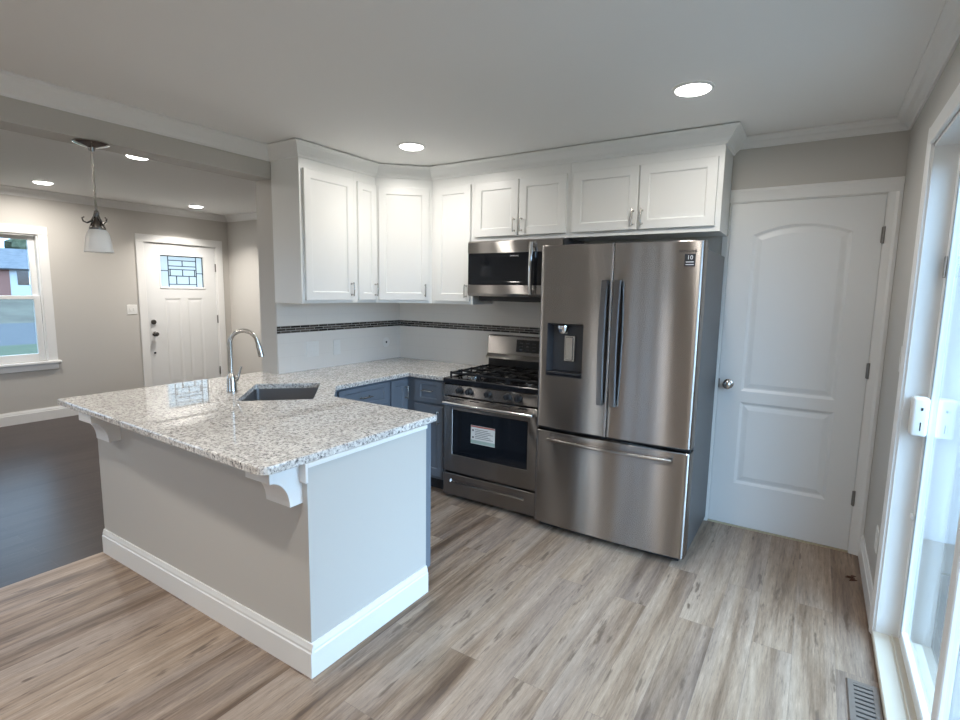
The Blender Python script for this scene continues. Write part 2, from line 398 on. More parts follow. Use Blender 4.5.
# back wall with the opening of the panelled door
DX0, DX1, DZ = -0.842, -0.060, 2.062
bm = new(); box(bm, XL, DX0, 0, 0.1, 0, 2.55); box(bm, DX1, 0.1, 0, 0.1, 0, 2.55); box(bm, DX0, DX1, 0, 0.1, DZ, 2.55)
struct('wall_back', bm, M_WALL, 'greige kitchen wall behind the range and refrigerator', 'wall')
# right wall with the sliding door opening
SY0, SY1, SZ = -0.87, -2.70, 2.10
bm = new(); box(bm, 0, 0.12, SY0, 0.0, 0, 2.55); box(bm, 0, 0.12, YR, SY1, 0, 2.55); box(bm, 0, 0.12, SY1, SY0, SZ, 2.55)
struct('wall_right', bm, M_WALL, 'greige wall holding the sliding glass door', 'wall')
bm = new(); box(bm, XB, XL, YS, YL, 0, 2.232); struct('wall_left', bm, M_WALL, 'short greige wall behind the left cabinets', 'wall')
bm = new(); box(bm, XB, XL, YR, YL, 2.232, 2.6); struct('wall_header_beam', bm, M_WALL, 'greige dropped header between kitchen and living room', 'beam')
# entry wall: window opening and door opening
WY0, WY1, WZ0, WZ1 = -2.37, -1.375, 0.66, 2.02
EY0, EY1, EZ = -0.318, 0.618, 2.045
bm = new()
box(bm, XF - 0.12, XF, YR, -5.5, 0, 2.6); box(bm, XF - 0.12, XF, -5.5, -3.7, 0, WZ0); box(bm, XF - 0.12, XF, -5.5, -3.7, WZ1, 2.6); box(bm, XF - 0.12, XF, -3.7, WY0, 0, 2.6); box(bm, XF - 0.12, XF, WY1, EY0, 0, 2.6); box(bm, XF - 0.12, XF, EY1, YL + 0.1, 0, 2.6)
box(bm, XF - 0.12, XF, WY0, WY1, 0, WZ0); box(bm, XF - 0.12, XF, WY0, WY1, WZ1, 2.6); box(bm, XF - 0.12, XF, EY0, EY1, EZ, 2.6)
struct('wall_entry', bm, M_WALL, 'greige living room wall with the front door', 'wall')
bm = new(); box(bm, XF, XB, YL, YL + 0.1, 0, 2.6); struct('wall_living_side', bm, M_WALL, 'greige living room side wall beside the front door', 'wall')
bm = new(); box(bm, XF - 0.12, -2.7, YR - 0.1, YR, 0, 2.6); box(bm, -1.6, 0.12, YR - 0.1, YR, 0, 2.6); box(bm, -2.7, -1.6, YR - 0.1, YR, 0, 0.8); box(bm, -2.7, -1.6, YR - 0.1, YR, 2.1, 2.6)
struct('wall_rear', bm, M_WALL, 'greige rear wall of the dining end', 'wall')
# peninsula half wall, L-shaped with the end panel
KX, KY = -1.872, -2.417
bm = new(); box(bm, -3.61, KX, KY, KY + 0.115, 0, CT - 0.031); box(bm, KX - 0.018, KX, KY + 0.115, -1.712, 0, CT - 0.031); box(bm, -3.61, XL, KY + 0.115, YS, 0, CT - 0.031)
struct('wall_peninsula', bm, M_WALL, 'greige half wall carrying the granite peninsula', 'wall')

# baseboards, crown
def base_prof(d, h=0.135, t=0.016):
    """profile in (offset from wall, z); d = direction sign of offset"""
    return [(0, 0), (d * t, 0), (d * t, h - 0.035), (d * (t - 0.004), h - 0.030), (d * (t - 0.004), h - 0.020), (d * (t - 0.008), h - 0.008), (d * 0.006, h), (0, h)]
def baseboard(name, axis, wallpos, d, a0, a1, label, h=0.135):
    bm = new(); prism(bm, [(wallpos + p, z) for p, z in base_prof(d, h)], axis, a0, a1)
    return struct(name, bm, M_TRIM, label, 'baseboard')
bm = new()
T = 0.016
prism(bm, [(KY + p, z) for p, z in base_prof(-1)], 'x', -3.61, KX + T); prism(bm, [(KX + p, z) for p, z in base_prof(1)], 'y', KY, -1.712)
struct('baseboard_peninsula', bm, M_TRIM, 'white baseboard wrapping the peninsula half wall', 'baseboard')
baseboard('baseboard_right', 'y', 0.0, -1, -0.80, -0.001, 'white baseboard beside the sliding door', 0.13)
bm = new()
prism(bm, [(XF + p, z) for p, z in base_prof(1)], 'y', YR, EY0 - 0.09); prism(bm, [(XF + p, z) for p, z in base_prof(1)], 'y', EY1 + 0.09, YL)
struct('baseboard_entry', bm, M_TRIM, 'white baseboard along the living room front wall', 'baseboard')
baseboard('baseboard_living', 'x', YL, -1, XF + 0.016, XB, 'white baseboard of the living room side wall')

def crown_prof(d, z, h=0.09, p=0.078, gap=0.001):
    return [(0, z - h), (d * 0.010, z - h), (d * 0.014, z - h + 0.012), (d * 0.030, z - h + 0.026), (d * (p - 0.022), z - 0.030), (d * (p - 0.008), z - 0.016), (d * p, z - 0.012), (d * p, z - gap), (0, z - gap)]
def sweep(bm, path, prof_h, prof_p, z, gap=0.001):
    """crown swept along a 2D path; room on the left-hand side of travel; mitred corners"""
    pr = crown_prof(1, z, prof_h, prof_p, gap); n = len(path); rings = []
    for i, p in enumerate(path):
        p = Vector(p)
        a = (Vector(path[i]) - Vector(path[i - 1])).normalized() if i > 0 else None
        b = (Vector(path[i + 1]) - p).normalized() if i < n - 1 else None
        if a is None: k = Vector((-b.y, b.x))
        elif b is None: k = Vector((-a.y, a.x))
        else:
            na, nb = Vector((-a.y, a.x)), Vector((-b.y, b.x)); k = (na + nb) / (1 + na.dot(nb))
        rings.append([bm.verts.new((p.x + k.x * o, p.y + k.y * o, zz)) for o, zz in pr])
    m_ = len(pr)
    for A, B in zip(rings, rings[1:]):
        for j in range(m_): bm.faces.new((A[j], A[(j + 1) % m_], B[(j + 1) % m_], B[j]))
    bm.faces.new(rings[0]); bm.faces.new(rings[-1][::-1])
    return bm
UF, UY = -3.251, -0.303           # upper cabinet faces, left run and back run
UE, UR = -1.312, -0.847           # ends of the runs
cab_path = [(XL, UE), (UF, UE), (UF, -0.607), (-2.940, UY), (UR, UY), (UR, 0.0)]
bm = new(); sweep(bm, [(0, YR), (0, 0), (UR, 0)], 0.062, 0.070, HK); struct('trim_1', bm, M_TRIM, 'white crown moulding over the panelled door and sliding door', 'crown moulding')
bm = new(); sweep(bm, cab_path[::-1], 0.092, 0.075, HK, 0.006); struct('trim_2', bm, M_CAB, 'white crown moulding along the wall cabinet tops', 'crown moulding')
bm = new(); sweep(bm, [(XL, UE), (XL, YR)], 0.092, 0.075, HK); struct('trim_3', bm, M_TRIM, 'white crown moulding on the dropped header', 'crown moulding')
bm = new(); sweep(bm, [(XB, YL), (XF, YL), (XF, YR)], 0.085, 0.07, HL); struct('trim_4', bm, M_TRIM, 'white crown moulding of the living room', 'crown moulding')

# tile backsplash with mosaic strip
bm = new(); box(bm, XL, XL + 0.008, YS + 0.004, -0.008, CT, 1.172); box(bm, XL, XL + 0.008, YS + 0.004, -0.008, 1.226, 1.396); bs = struct('wall_tile_left', bm, M_TILEY, 'white subway tile backsplash on the short left wall', 'backsplash')
bm = new(); box(bm, XL, XL + 0.009, YS + 0.004, -0.008, 1.172, 1.226); obj('mosaic_strip', bm, M_MOSY, bs)
bm = new(); box(bm, XL, -1.756, -0.008, 0, 0.5, 1.172); box(bm, XL, -1.756, -0.008, 0, 1.226, 1.47); bs = struct('wall_tile_back', bm, M_TILEX, 'white subway tile backsplash behind the range', 'backsplash')
bm = new(); box(bm, XL, -1.756, -0.009, 0, 1.172, 1.226); obj('mosaic_strip', bm, M_MOSX, bs)

# ------------------------------------------------------------------ panelled interior door
d1 = thing('door_1', (-0.45, 0, 0), 'white two panel arch top interior door beside the refrigerator', 'door', None, 'structure')
def arch(u0, u1, v0, v1, rise, n=14):
    pts = [(u0, v0), (u1, v0)]
    w_ = (u1 - u0) / 2; R = (w_ * w_ + rise * rise) / (2 * rise); c = (u0 + u1) / 2
    a = math.asin(w_ / R)
    for k in range(n + 1):
        t = a - 2 * a * k / n; pts.append((c + R * math.sin(t), v1 + R * math.cos(t) - (R - rise)))
    return pts
RAISED = [(0.010, 0.006), (0.016, 0.010), (0.024, 0.010), (0.050, 0.003), (0.054, 0.003)]
bm = new()
slab(bm, (-0.834, -0.004, 0.012), X3, Z3, rect(0, 0.767, 0, 2.041), 0.036,
     [(arch(0.132, 0.630, 0.885, 1.850, 0.055), RAISED), (rect(0.134, 0.632, 0.282, 0.815), RAISED)], 0.003)
obj('door_panel', bm, M_DOOR, d1)
bm = new()
cas = lambda d0, d1_: None
def casing_v(bm, x0, x1, z0, z1):
    prism(bm, [(x0, 0), (x1, 0), (x1, -0.014), (x1 - (x1 - x0) * 0.25, -0.019), (x0 + (x1 - x0) * 0.5, -0.013), (x0, -0.009)], 'z', z0, z1)
casing_v(bm, -0.062, -0.001, 0, 2.062)
prism(bm, [(0, 2.062), (-0.009, 2.062), (-0.013, 2.095), (-0.019, 2.12), (-0.014, 2.136), (0, 2.136)], 'x', -0.845, -0.001)
box(bm, -0.872, -0.841, -0.012, 0, 0, 1.86)
obj('casing', bm, M_TRIM, d1)
bm = new(); box(bm, -0.842, -0.836, 0.0, 0.1, 0, 2.062); box(bm, -0.066, -0.060, 0.0, 0.1, 0, 2.062); box(bm, -0.842, -0.06, 0.0, 0.1, 2.055, 2.062); box(bm, -0.836, -0.066, 0.034, 0.05, 0, 2.055)
obj('jamb', bm, M_TRIM, d1)
bm = new(); box(bm, -0.836, -0.066, -0.006, 0.034, 0, 0.0105); obj('threshold', bm, M_TAN, d1)
def knob_bm(c, n):
    return lathe(new(), [(0.030, 0), (0.031, 0.004), (0.026, 0.008), (0.011, 0.012), (0.010, 0.030), (0.020, 0.036), (0.027, 0.046), (0.027, 0.056), (0.020, 0.063), (0.006, 0.066)], c, n)
obj('door_knob', knob_bm((-0.775, -0.0042, 0.935), (0, -1, 0)), M_NICKEL, d1, True)
bm = new(); box(bm, -0.8335, -0.826, -0.0055, -0.0035, 0.905, 0.965); obj('latch_plate', bm, M_HINGE, d1)
for z in (1.835, 1.085, 0.336):
    bm = new(); tube(bm, [(-0.0655, -0.010, z - 0.045), (-0.0655, -0.010, z + 0.045)], 0.006, 10); box(bm, -0.076, -0.067, -0.0062, -0.0038, z - 0.043, z + 0.043)
    obj('hinge', bm, M_HINGE, d1, True)

# ------------------------------------------------------------------ sliding glass door
d2 = thing('door_2', (0, -1.785, 0), 'white framed sliding glass patio door on the right wall', 'door', None, 'structure')
bm = new()
prism(bm, [(0, -0.80), (-0.016, -0.805), (-0.018, -0.84), (-0.010, -0.87), (0, -0.87)], 'z', 0, 2.17)
box(bm, -0.017, 0, -2.77, -2.70, 0, 2.17, 0.003); box(bm, -0.017, 0, -2.70, -0.87, 2.10, 2.17, 0.003)
obj('casing', bm, M_TRIM, d2)
bm = new(); box(bm, 0, 0.12, -0.880, SY0, 0, SZ); box(bm, 0, 0.12, SY1, SY1 + 0.01, 0, SZ); box(bm, 0, 0.12, SY1, SY0, SZ - 0.012, SZ)
obj('jamb', bm, M_TRIM, d2)
bm = new(); box(bm, -0.012, 0.052, SY1 + 0.01, -0.88, 0, 0.030, 0.004); box(bm, 0.052, 0.16, SY1 + 0.01, -0.88, 0, 0.026)
for x in (0.056, 0.086, 0.115): box(bm, x, x + 0.004, SY1 + 0.01, -0.88, 0.026, 0.036)
obj('sill', bm, M_CREAM, d2)
def glazed(bm_f, bm_g, x, y0, y1, z0, z1, fw, t):
    for a, b, c, d in ((y0, y0 + fw, z0, z1), (y1 - fw, y1, z0, z1), (y0 + fw, y1 - fw, z0, z0 + fw), (y0 + fw, y1 - fw, z1 - fw, z1)):
        box(bm_f, x - t / 2, x + t / 2, a, b, c, d, 0.004)
    box(bm_g, x + t / 2 - 0.013, x + t / 2 - 0.009, y0 + fw - 0.01, y1 - fw + 0.01, z0 + fw - 0.01, z1 - fw + 0.01)
f, g = new(), new(); glazed(f, g, 0.090, -1.80, -0.881, 0.037, 2.086, 0.055, 0.026)
fr = obj('fixed_panel', f, M_TRIM, d2); obj('glass', g, M_GLASS, fr)
f, g = new(), new(); glazed(f, g, 0.060, -2.689, -1.745, 0.037, 2.086, 0.065, 0.026)
fr = obj('sliding_panel', f, M_TRIM, d2); obj('glass', g, M_GLASS, fr)
bm = new(); box(bm, 0.0768, 0.0772, -0.939, -0.934, 0.06, 2.06); obj('gasket', bm, M_GASKET, d2)
bm = new(); box(bm, 0.022, 0.0765, -0.960, -0.893, 0.94, 1.10, 0.012, 3); h = obj('door_handle', bm, M_PLATE, d2, True)
bm = new(); box(bm, 0.050, 0.054, -0.9605, -0.955, 0.965, 1.000); box(bm, 0.049, 0.056, -0.962, -0.955, 1.048, 1.060); obj('lock_lever', bm, M_BLACK, h)
bm = new(); box(bm, 0.070, 0.0768, -0.925, -0.890, 1.575, 1.66, 0.003); obj('security_latch', bm, M_NICKEL, d2)
bm = new(); box(bm, 0.066, 0.0768, -0.925, -0.890, 0.58, 0.60, 0.003); obj('strike_plate', bm, M_PLATE, d2)

# ------------------------------------------------------------------ front door
d3 = thing('door_3', (XF, 0.15, 0), 'white front door with a leaded glass lite', 'door', None, 'structure')
FY = Vector((0, 1, 0))
xf = XF - 0.012
SOFT = [(0.012, 0.003), (0.020, 0.005), (0.030, 0.005), (0.055, 0.002), (0.058, 0.002)]
LY0, LY1, LZ0, LZ1 = -0.142, 0.462, 1.462, 1.915
def fdp(y0, y1, z0, z1): return rect(y0 - (-0.309), y1 - (-0.309), z0 - 0.012, z1 - 0.012)
bm = new()
# the entry door faces +x: U = +y, V = +z gives normal +x
slab(bm, (xf, -0.309, 0.012), Y3, Z3, rect(0, 0.918, 0, 2.025), 0.042,
     [(fdp(LY0, LY1, LZ0, LZ1), [(0.006, -0.006), (0.020, -0.006), (0.026, 0.012), (0.026, 0.042)], True), (fdp(-0.09, 0.12, 0.20, 1.34), SOFT), (fdp(0.20, 0.41, 0.20, 1.34), SOFT)], 0.003)
slabo = obj('door_panel', bm, M_DOOR, d3)
bm = new(); box(bm, xf - 0.0115, xf - 0.006, LY0 + 0.026, LY1 - 0.026, LZ0 + 0.026, LZ1 - 0.026); lite = obj('door_lite', bm, M_FROST, d3)
bm = new()
gy0, gy1, gz0, gz1 = LY0 + 0.026, LY1 - 0.026, LZ0 + 0.026, LZ1 - 0.026
gw, gh = gy1 - gy0, gz1 - gz0
def came(a0, b0, a1, b1, w_=0.011):
    y_0, y_1 = gy0 + a0 * gw, gy0 + a1 * gw; z_0, z_1 = gz0 + b0 * gh, gz0 + b1 * gh
    if abs(y_0 - y_1) < 1e-6: box(bm, xf - 0.0055, xf - 0.001, y_0 - w_ / 2, y_0 + w_ / 2, z_0, z_1)
    else: box(bm, xf - 0.0055, xf - 0.001, y_0, y_1, z_0 - w_ / 2, z_0 + w_ / 2)
for c_ in ((0.0, 1, 1, 1), (0.985, 0, 0.985, 1), (0.17, 0.0, 0.17, 1), (0.83, 0, 0.83, 1), (0.17, 0.86, 0.83, 0.86), (0.17, 0.68, 0.83, 0.68), (0.17, 0.57, 0.83, 0.57), (0.17, 0.36, 0.83, 0.36), (0.17, 0.09, 0.83, 0.09),
           (0, 0.52, 0.17, 0.52), (0.83, 0.46, 1, 0.46), (0.5, 0.68, 0.5, 0.86), (0.5, 0.36, 0.5, 0.57), (0.35, 0.09, 0.35, 0.36), (0.65, 0.09, 0.65, 0.36), (0.21, 0.36, 0.21, 0.57), (0.79, 0.36, 0.79, 0.57)):
    came(*c_)
obj('leaded_came', bm, M_LEAD, lite)
bm = new()
box(bm, XF, XF + 0.016, -0.408, EY0, 0, 2.045, 0.003); box(bm, XF, XF + 0.016, EY1, 0.712, 0, 2.045, 0.003); box(bm, XF, XF + 0.016, -0.408, 0.712, 2.045, 2.135, 0.003)
obj('casing', bm, M_TRIM, d3)
bm = new(); box(bm, XF - 0.12, XF, EY0, EY0 + 0.007, 0, EZ); box(bm, XF - 0.12, XF, EY1 - 0.007, EY1, 0, EZ); box(bm, XF - 0.12, XF, EY0, EY1, EZ - 0.007, EZ); box(bm, XF - 0.12, XF, EY0, EY1, 0, 0.011)
obj('jamb', bm, M_TRIM, d3)
obj('door_knob', knob_bm((xf, -0.238, 0.886), (1, 0, 0)), M_BRONZE, d3, True)
obj('deadbolt', lathe(new(), [(0.031, 0), (0.031, 0.012), (0.026, 0.018), (0.010, 0.02), (0.008, 0.030)], (xf, -0.245, 1.04), (1, 0, 0)), M_BRONZE, d3, True)
obj('chime_button', lathe(new(), [(0.024, 0), (0.024, 0.004), (0.016, 0.006)], (xf, -0.247, 0.795), (1, 0, 0)), M_PLATE, d3, True)
obj('hole_mark', lathe(new(), [(0.012, 0), (0.012, 0.01), (0.008, 0.016)], (xf, -0.25, 0.642), (1, 0, 0)), M_BLACK, d3, True)  # raised black disc stands for a dark hole in the door
for z in (1.76, 1.05, 0.32):
    bm = new(); tube(bm, [(XF - 0.004, 0.610, z - 0.055), (XF - 0.004, 0.610, z + 0.055)], 0.009, 10); obj('hinge', bm, M_HINGE, d3, True)

# ------------------------------------------------------------------ living room window
w1 = thing('window_1', (XF, -1.87, 0.66), 'white double hung window of the living room', 'window', None, 'structure')
bm = new()
box(bm, XF, XF + 0.016, -1.375, -1.288, 0.655, 2.022, 0.003); box(bm, XF, XF + 0.016, -2.457, -2.37, 0.655, 2.022, 0.003); box(bm, XF, XF + 0.018, -2.457, -1.288, 2.022, 2.108, 0.003)
obj('casing', bm, M_TRIM, w1)
bm = new(); box(bm, XF - 0.12, XF + 0.045, -2.48, -1.262, 0.628, 0.656, 0.006, 2); box(bm, XF, XF + 0.018, -2.457, -1.288, 0.56, 0.628, 0.003)
obj('stool_and_apron', bm, M_TRIM, w1)
bm = new(); box(bm, XF - 0.12, XF, WY1 - 0.014, WY1, WZ0, WZ1); box(bm, XF - 0.12, XF, WY0, WY0 + 0.014, WZ0, WZ1); box(bm, XF - 0.12, XF, WY0, WY1, WZ1 - 0.014, WZ1)
obj('jamb', bm, M_TRIM, w1)
def sash(nm, x, z0, z1, fw, botw):
    f, g = new(), new(); y0, y1 = WY0 + 0.014, WY1 - 0.014
    for a, b, c, d in ((y0, y0 + fw, z0, z1), (y1 - fw, y1, z0, z1), (y0 + fw, y1 - fw, z0, z0 + botw), (y0 + fw, y1 - fw, z1 - 0.04, z1)): box(f, x - 0.016, x + 0.016, a, b, c, d, 0.003)
    box(g, x - 0.002, x + 0.002, y0 + fw - 0.01, y1 - fw + 0.01, z0 + botw - 0.01, z1 - 0.03)
    o = obj(nm, f, M_TRIM, w1); obj('glass', g, M_GLASS, o)
sash('upper_sash', XF - 0.075, 1.33, 2.006, 0.055, 0.04); sash('lower_sash', XF - 0.040, 0.656, 1.372, 0.055, 0.085)

# unseen windows added at the rear of both rooms to brighten them
def added_window(name, O, U, w_, h_, label):
    """three-light window; O lower left corner on the wall face, U x Z points into the room"""
    O, U = Vector(O), Vector(U); n = U.cross(Z3); t = thing(name, O, label, 'window', None, 'structure')
    bm = new()
    for u0, u1, v0, v1 in ((-0.085, 0, -0.02, h_), (w_, w_ + 0.085, -0.02, h_), (-0.085, w_ + 0.085, h_, h_ + 0.085), (-0.085, w_ + 0.085, -0.09, -0.02)): obox(bm, O, U, Z3, n, u0, u1, v0, v1, 0, 0.016)
    obj('casing', bm, M_TRIM, t)
    for k in range(3):
        a, b = w_ * k / 3, w_ * (k + 1) / 3; bm = new()
        for u0, u1, v0, v1 in ((a, a + 0.05, 0, h_), (b - 0.05, b, 0, h_), (a + 0.05, b - 0.05, 0, 0.05), (a + 0.05, b - 0.05, h_ - 0.05, h_)): obox(bm, O, U, Z3, n, u0, u1, v0, v1, -0.07, -0.03)
        sa = obj('sash', bm, M_TRIM, t); bm = new(); obox(bm, O, U, Z3, n, a + 0.045, b - 0.045, 0.045, h_ - 0.045, -0.052, -0.048); obj('glass', bm, M_GLASS, sa)
added_window('window_added_2', (-1.6, YR, 0.8), (-1, 0, 0), 1.1, 1.3, 'added white window on the rear wall of the dining end')
added_window('window_added_3', (XF, -5.5, WZ0), (0, 1, 0), 1.8, WZ1 - WZ0, 'added white window at the rear of the living room')

# ------------------------------------------------------------------ switches, outlets, vent
def plate(name, c, U, n_gang, label, kind='switch', group=None, hgt=0.118, m=None):
    m = m or M_PLATE
    """wall plate centred at c on a wall; U = horizontal direction along the wall so that U x Z points into the room"""
    U = Vector(U); t = thing(name, c, label, kind, group)
    w_ = 0.072 + 0.046 * (n_gang - 1)
    o = Vector(c) + U.cross(Z3) * 0.006
    bm = new(); slab(bm, o, U, Z3, rect(-w_ / 2, w_ / 2, -hgt / 2, hgt / 2), 0.006, (), 0.003); obj('cover_plate', bm, m, t)
    for k in range(n_gang):
        u = (k - (n_gang - 1) / 2) * 0.046
        if kind == 'switch':
            bm = new(); slab(bm, o + U * u + U.cross(Z3) * 0.004, U, Z3, rect(-0.008, 0.008, -0.016, 0.016), 0.004, (), 0.002); obj('toggle', bm, M_PLATE, t)
        else:
            for s in (-1, 1):
                bm = new(); slab(bm, o + U * u + Z3 * (0.020 * s) + U.cross(Z3) * 0.002, U, Z3, rrect(-0.016, 0.016, -0.014, 0.014, 0.006), 0.002,
                                 [(rect(-0.008, -0.005, -0.004, 0.006), [(0.0004, 0.0018)]), (rect(0.005, 0.008, -0.004, 0.006), [(0.0004, 0.0018)])], 0.0005)
                obj('receptacle', bm, m, t)
    return t
plate('light_switch', (XF, -0.492, 1.204), (0, 1, 0), 2, 'white double light switch plate left of the front door', 'switch')
plate('light_switch', (0, -0.71, 1.225), (0, -1, 0), 1, 'white light switch plate between panelled door and sliding door', 'switch')
plate('wall_outlet', (0, -0.60, 0.345), (0, -1, 0), 1, 'white outlet plate low on the wall by the sliding door', 'outlet')
plate('wall_outlet', (XL + 0.008, -1.0, 1.04), (0, 1, 0), 2, 'wide white double outlet plate on the left backsplash', 'outlet', m=M_TPLATE)
plate('wall_outlet', (XL + 0.008, -0.76, 1.035), (0, 1, 0), 1, 'narrow white outlet plate right of the wide one on backsplash', 'outlet', m=M_TPLATE)
t = thing('wall_outlet', (XL + 0.008, -0.19, 1.036), 'pale round backsplash outlet with a dark hole in the corner', 'outlet')
obj('cover_plate', lathe(new(), [(0.045, 0), (0.045, 0.003), (0.040, 0.005)], (XL + 0.008, -0.19, 1.036), (1, 0, 0)), M_TPLATE, t, True)
obj('hole', lathe(new(), [(0.010, 0.004), (0.010, 0.0056)], (XL + 0.008, -0.19, 1.036), (1, 0, 0)), M_BLACK, t, True)
t = thing('floor_vent', (-0.065, -1.41, 0), 'slotted floor vent register beside the sliding door', 'vent')
bm = new(); slab(bm, (-0.118, -1.57, 0.006), X3, Y3, rect(0, 0.105, 0, 0.31), 0.006, [(rect(0.022, 0.083, 0.02, 0.29), [(0.001, 0.004)])], 0.004); obj('frame', bm, M_REG, t)
bm = new(); box(bm, -0.095, -0.036, -1.549, -1.281, 0.0021, 0.0023); obj('slot_shade_sheet', bm, M_BLACK, t)  # thin black sheet paints the darkness of the slots under the louvers
for k in range(11):
    y = -1.545 + k * 0.0255; bm = new(); obox(bm, (-0.096, y, 0.0027), (1, 0, 0), (0, 0.97, 0.14), (0, -0.14, 0.99), 0, 0.061, 0, 0.014, 0, 0.0012); obj('louver', bm, M_REG, t)

# ------------------------------------------------------------------ cabinets
def pull(parent, c, axis, n, length=0.10, m=M_NICKEL):
    """bar pull: c centre on the door face, axis along the bar, n outward"""
    c, axis, n = Vector(c), Vector(axis), Vector(n); bm = new(); h = length / 2
    tube(bm, [c + axis * s + n * (0.026 + 0.004 * (1 - (s / h) ** 2)) for s in [h * (-1 + k / 5.0) for k in range(11)]], 0.0045, 10)
    for s in (-1, 1):
        tube(bm, [c + axis * (s * (h - 0.010)), c + axis * (s * (h - 0.010)) + n * 0.027], 0.004, 8)
        lathe(bm, [(0.007, 0), (0.006, 0.003), (0.004, 0.004)], c + axis * (s * (h - 0.010)), n, 10)
    return obj('handle', bm, m, parent, True)
def cab_door(parent, O, U, w_, z0, z1, m, pull_at=None, pull_axis=Z3, name='door', stile=0.055, t=0.019):
    """shaker door whose lower left corner is O on the face-frame plane; U along, outward = U x Z"""
    O, U = Vector(O), Vector(U); n = U.cross(Z3); h_ = z1 - z0
    bm = new(); st = min(stile, w_ * 0.26)
    slab(bm, Vector((O.x, O.y, z0)) + n * t, U, Z3, rect(0, w_, 0, h_), t,
         [(rect(st, w_ - st, stile if h_ > 0.2 else 0.03, h_ - (stile if h_ > 0.2 else 0.03)), [(0.003, 0.003), (0.007, 0.009), (0.009, 0.009)])], 0.0025)
    d = obj(name, bm, m, parent)
    if pull_at: pull(d, Vector((O.x, O.y, 0)) + U * pull_at[0] + Z3 * pull_at[1] + n * t, pull_axis, n)
    return d
UZ0, UZ1, MZ0 = 1.394, 2.345, 1.862
def carcass(t, pts, z0, z1, m):
    bm = new(); prism(bm, pts, 'z', z0, z1); return obj('cabinet_box', bm, m, t)
GW = 'white wall cabinets'
NY = Vector((0, 1, 0))
G1 = 0.001
t = thing('wall_cabinet', (XL, -1.07, UZ0), 'tall white wall cabinet at the open end by the header', 'cabinet', GW)
carcass(t, [(XL + 0.008, UE), (UF, UE), (UF, -0.832), (XL + 0.008, -0.832)], UZ0, UZ1, M_CAB)
cab_door(t, (UF, -1.288, 0), NY, 0.436, 1.416, 2.278, M_CAB, (0.405, 1.495))
t = thing('wall_cabinet', (XL, -0.72, UZ0), 'narrow white wall cabinet left of the diagonal corner cabinet', 'cabinet', GW)
carcass(t, [(XL + 0.008, -0.831), (UF, -0.831), (UF, -0.608), (XL + 0.008, -0.608)], UZ0, UZ1, M_CAB)
cab_door(t, (UF, -0.805, 0), NY, 0.190, 1.416, 2.278, M_CAB, (0.168, 1.495), stile=0.05)
t = thing('wall_cabinet', (XL, 0, UZ0), 'diagonal white wall cabinet in the room corner', 'cabinet', GW)
carcass(t, [(XL + 0.008, -0.607), (UF, -0.607), (-2.941, UY), (-2.941, -0.010), (XL + 0.008, -0.010)], UZ0, UZ1, M_CAB)
DU = (Vector((-2.941, UY, 0)) - Vector((UF, -0.607, 0))); DL = DU.length; DU.normalize()
cab_door(t, Vector((UF, -0.607, 0)) + DU * 0.022, DU, DL - 0.044, 1.416, 2.278, M_CAB, (DL - 0.044 - 0.030, 1.495))
t = thing('wall_cabinet', (-2.74, 0, UZ0), 'white wall cabinet between corner cabinet and microwave', 'cabinet', GW)
carcass(t, [(-2.939, UY), (-2.546, UY), (-2.546, -0.010), (-2.939, -0.010)], UZ0, UZ1, M_CAB)
cab_door(t, (-2.890, UY, 0), X3, 0.322, 1.416, 2.278, M_CAB, (0.295, 1.495))
t = thing('wall_cabinet', (-2.16, 0, MZ0), 'short white two door wall cabinet above the microwave', 'cabinet', GW)
carcass(t, [(-2.545, UY), (-1.781, UY), (-1.781, -0.010), (-2.545, -0.010)], MZ0, UZ1, M_CAB)
cab_door(t, (-2.528, UY, 0), X3, 0.362, 1.892, 2.278, M_CAB, (0.338, 1.965)); cab_door(t, (-2.156, UY, 0), X3, 0.354, 1.892, 2.278, M_CAB, (0.024, 1.965))
t = thing('wall_cabinet', (-1.31, 0, MZ0), 'short white two door wall cabinet above the refrigerator', 'cabinet', GW)
carcass(t, [(-1.780, UY), (UR, UY), (UR, -0.001), (-1.780, -0.001)], MZ0, UZ1, M_CAB)
cab_door(t, (-1.752, UY, 0), X3, 0.428, 1.892, 2.278, M_CAB, (0.404, 1.965)); cab_door(t, (-1.316, UY, 0), X3, 0.440, 1.892, 2.278, M_CAB, (0.024, 1.965))

# base cabinets, slate blue
BX, BY = -2.908, -0.632             # faces: left run (faces +x), back run (faces -y)
GB = 'slate blue base cabinets'
BT = CT - 0.031
def base_box(t, pts, toe):
    bm = new(); prism(bm, pts, 'z', 0.10, BT); obj('cabinet_box', bm, M_BLUE, t)
    bm = new(); prism(bm, toe, 'z', 0, 0.10); obj('toe_kick', bm, M_TOE, t)
t = thing('base_cabinet', (-2.72, 0, 0), 'slate blue base cabinet with one drawer left of the range', 'cabinet', GB)
base_box(t, [(BX, BY), (-2.541, BY), (-2.541, -0.012), (BX, -0.012)], [(BX, BY + 0.06), (-2.545, BY + 0.06), (-2.545, -0.012), (BX, -0.012)])
dr = cab_door(t, (-2.830, BY, 0), X3, 0.270, 0.675, 0.838, M_BLUE, (0.135, 0.765), X3, 'drawer')
cab_door(t, (-2.830, BY, 0), X3, 0.270, 0.125, 0.655, M_BLUE, (0.235, 0.575))
t = thing('base_cabinet', (XL, -0.74, 0), 'narrow slate blue base cabinet in the corner of the left run', 'cabinet', GB)
base_box(t, [(XL + 0.009, -0.845), (BX - 0.001, -0.845), (BX - 0.001, -0.012), (XL + 0.009, -0.012)], [(XL + 0.009, -0.84), (BX - 0.06, -0.84), (BX - 0.06, -0.012), (XL + 0.009, -0.012)])
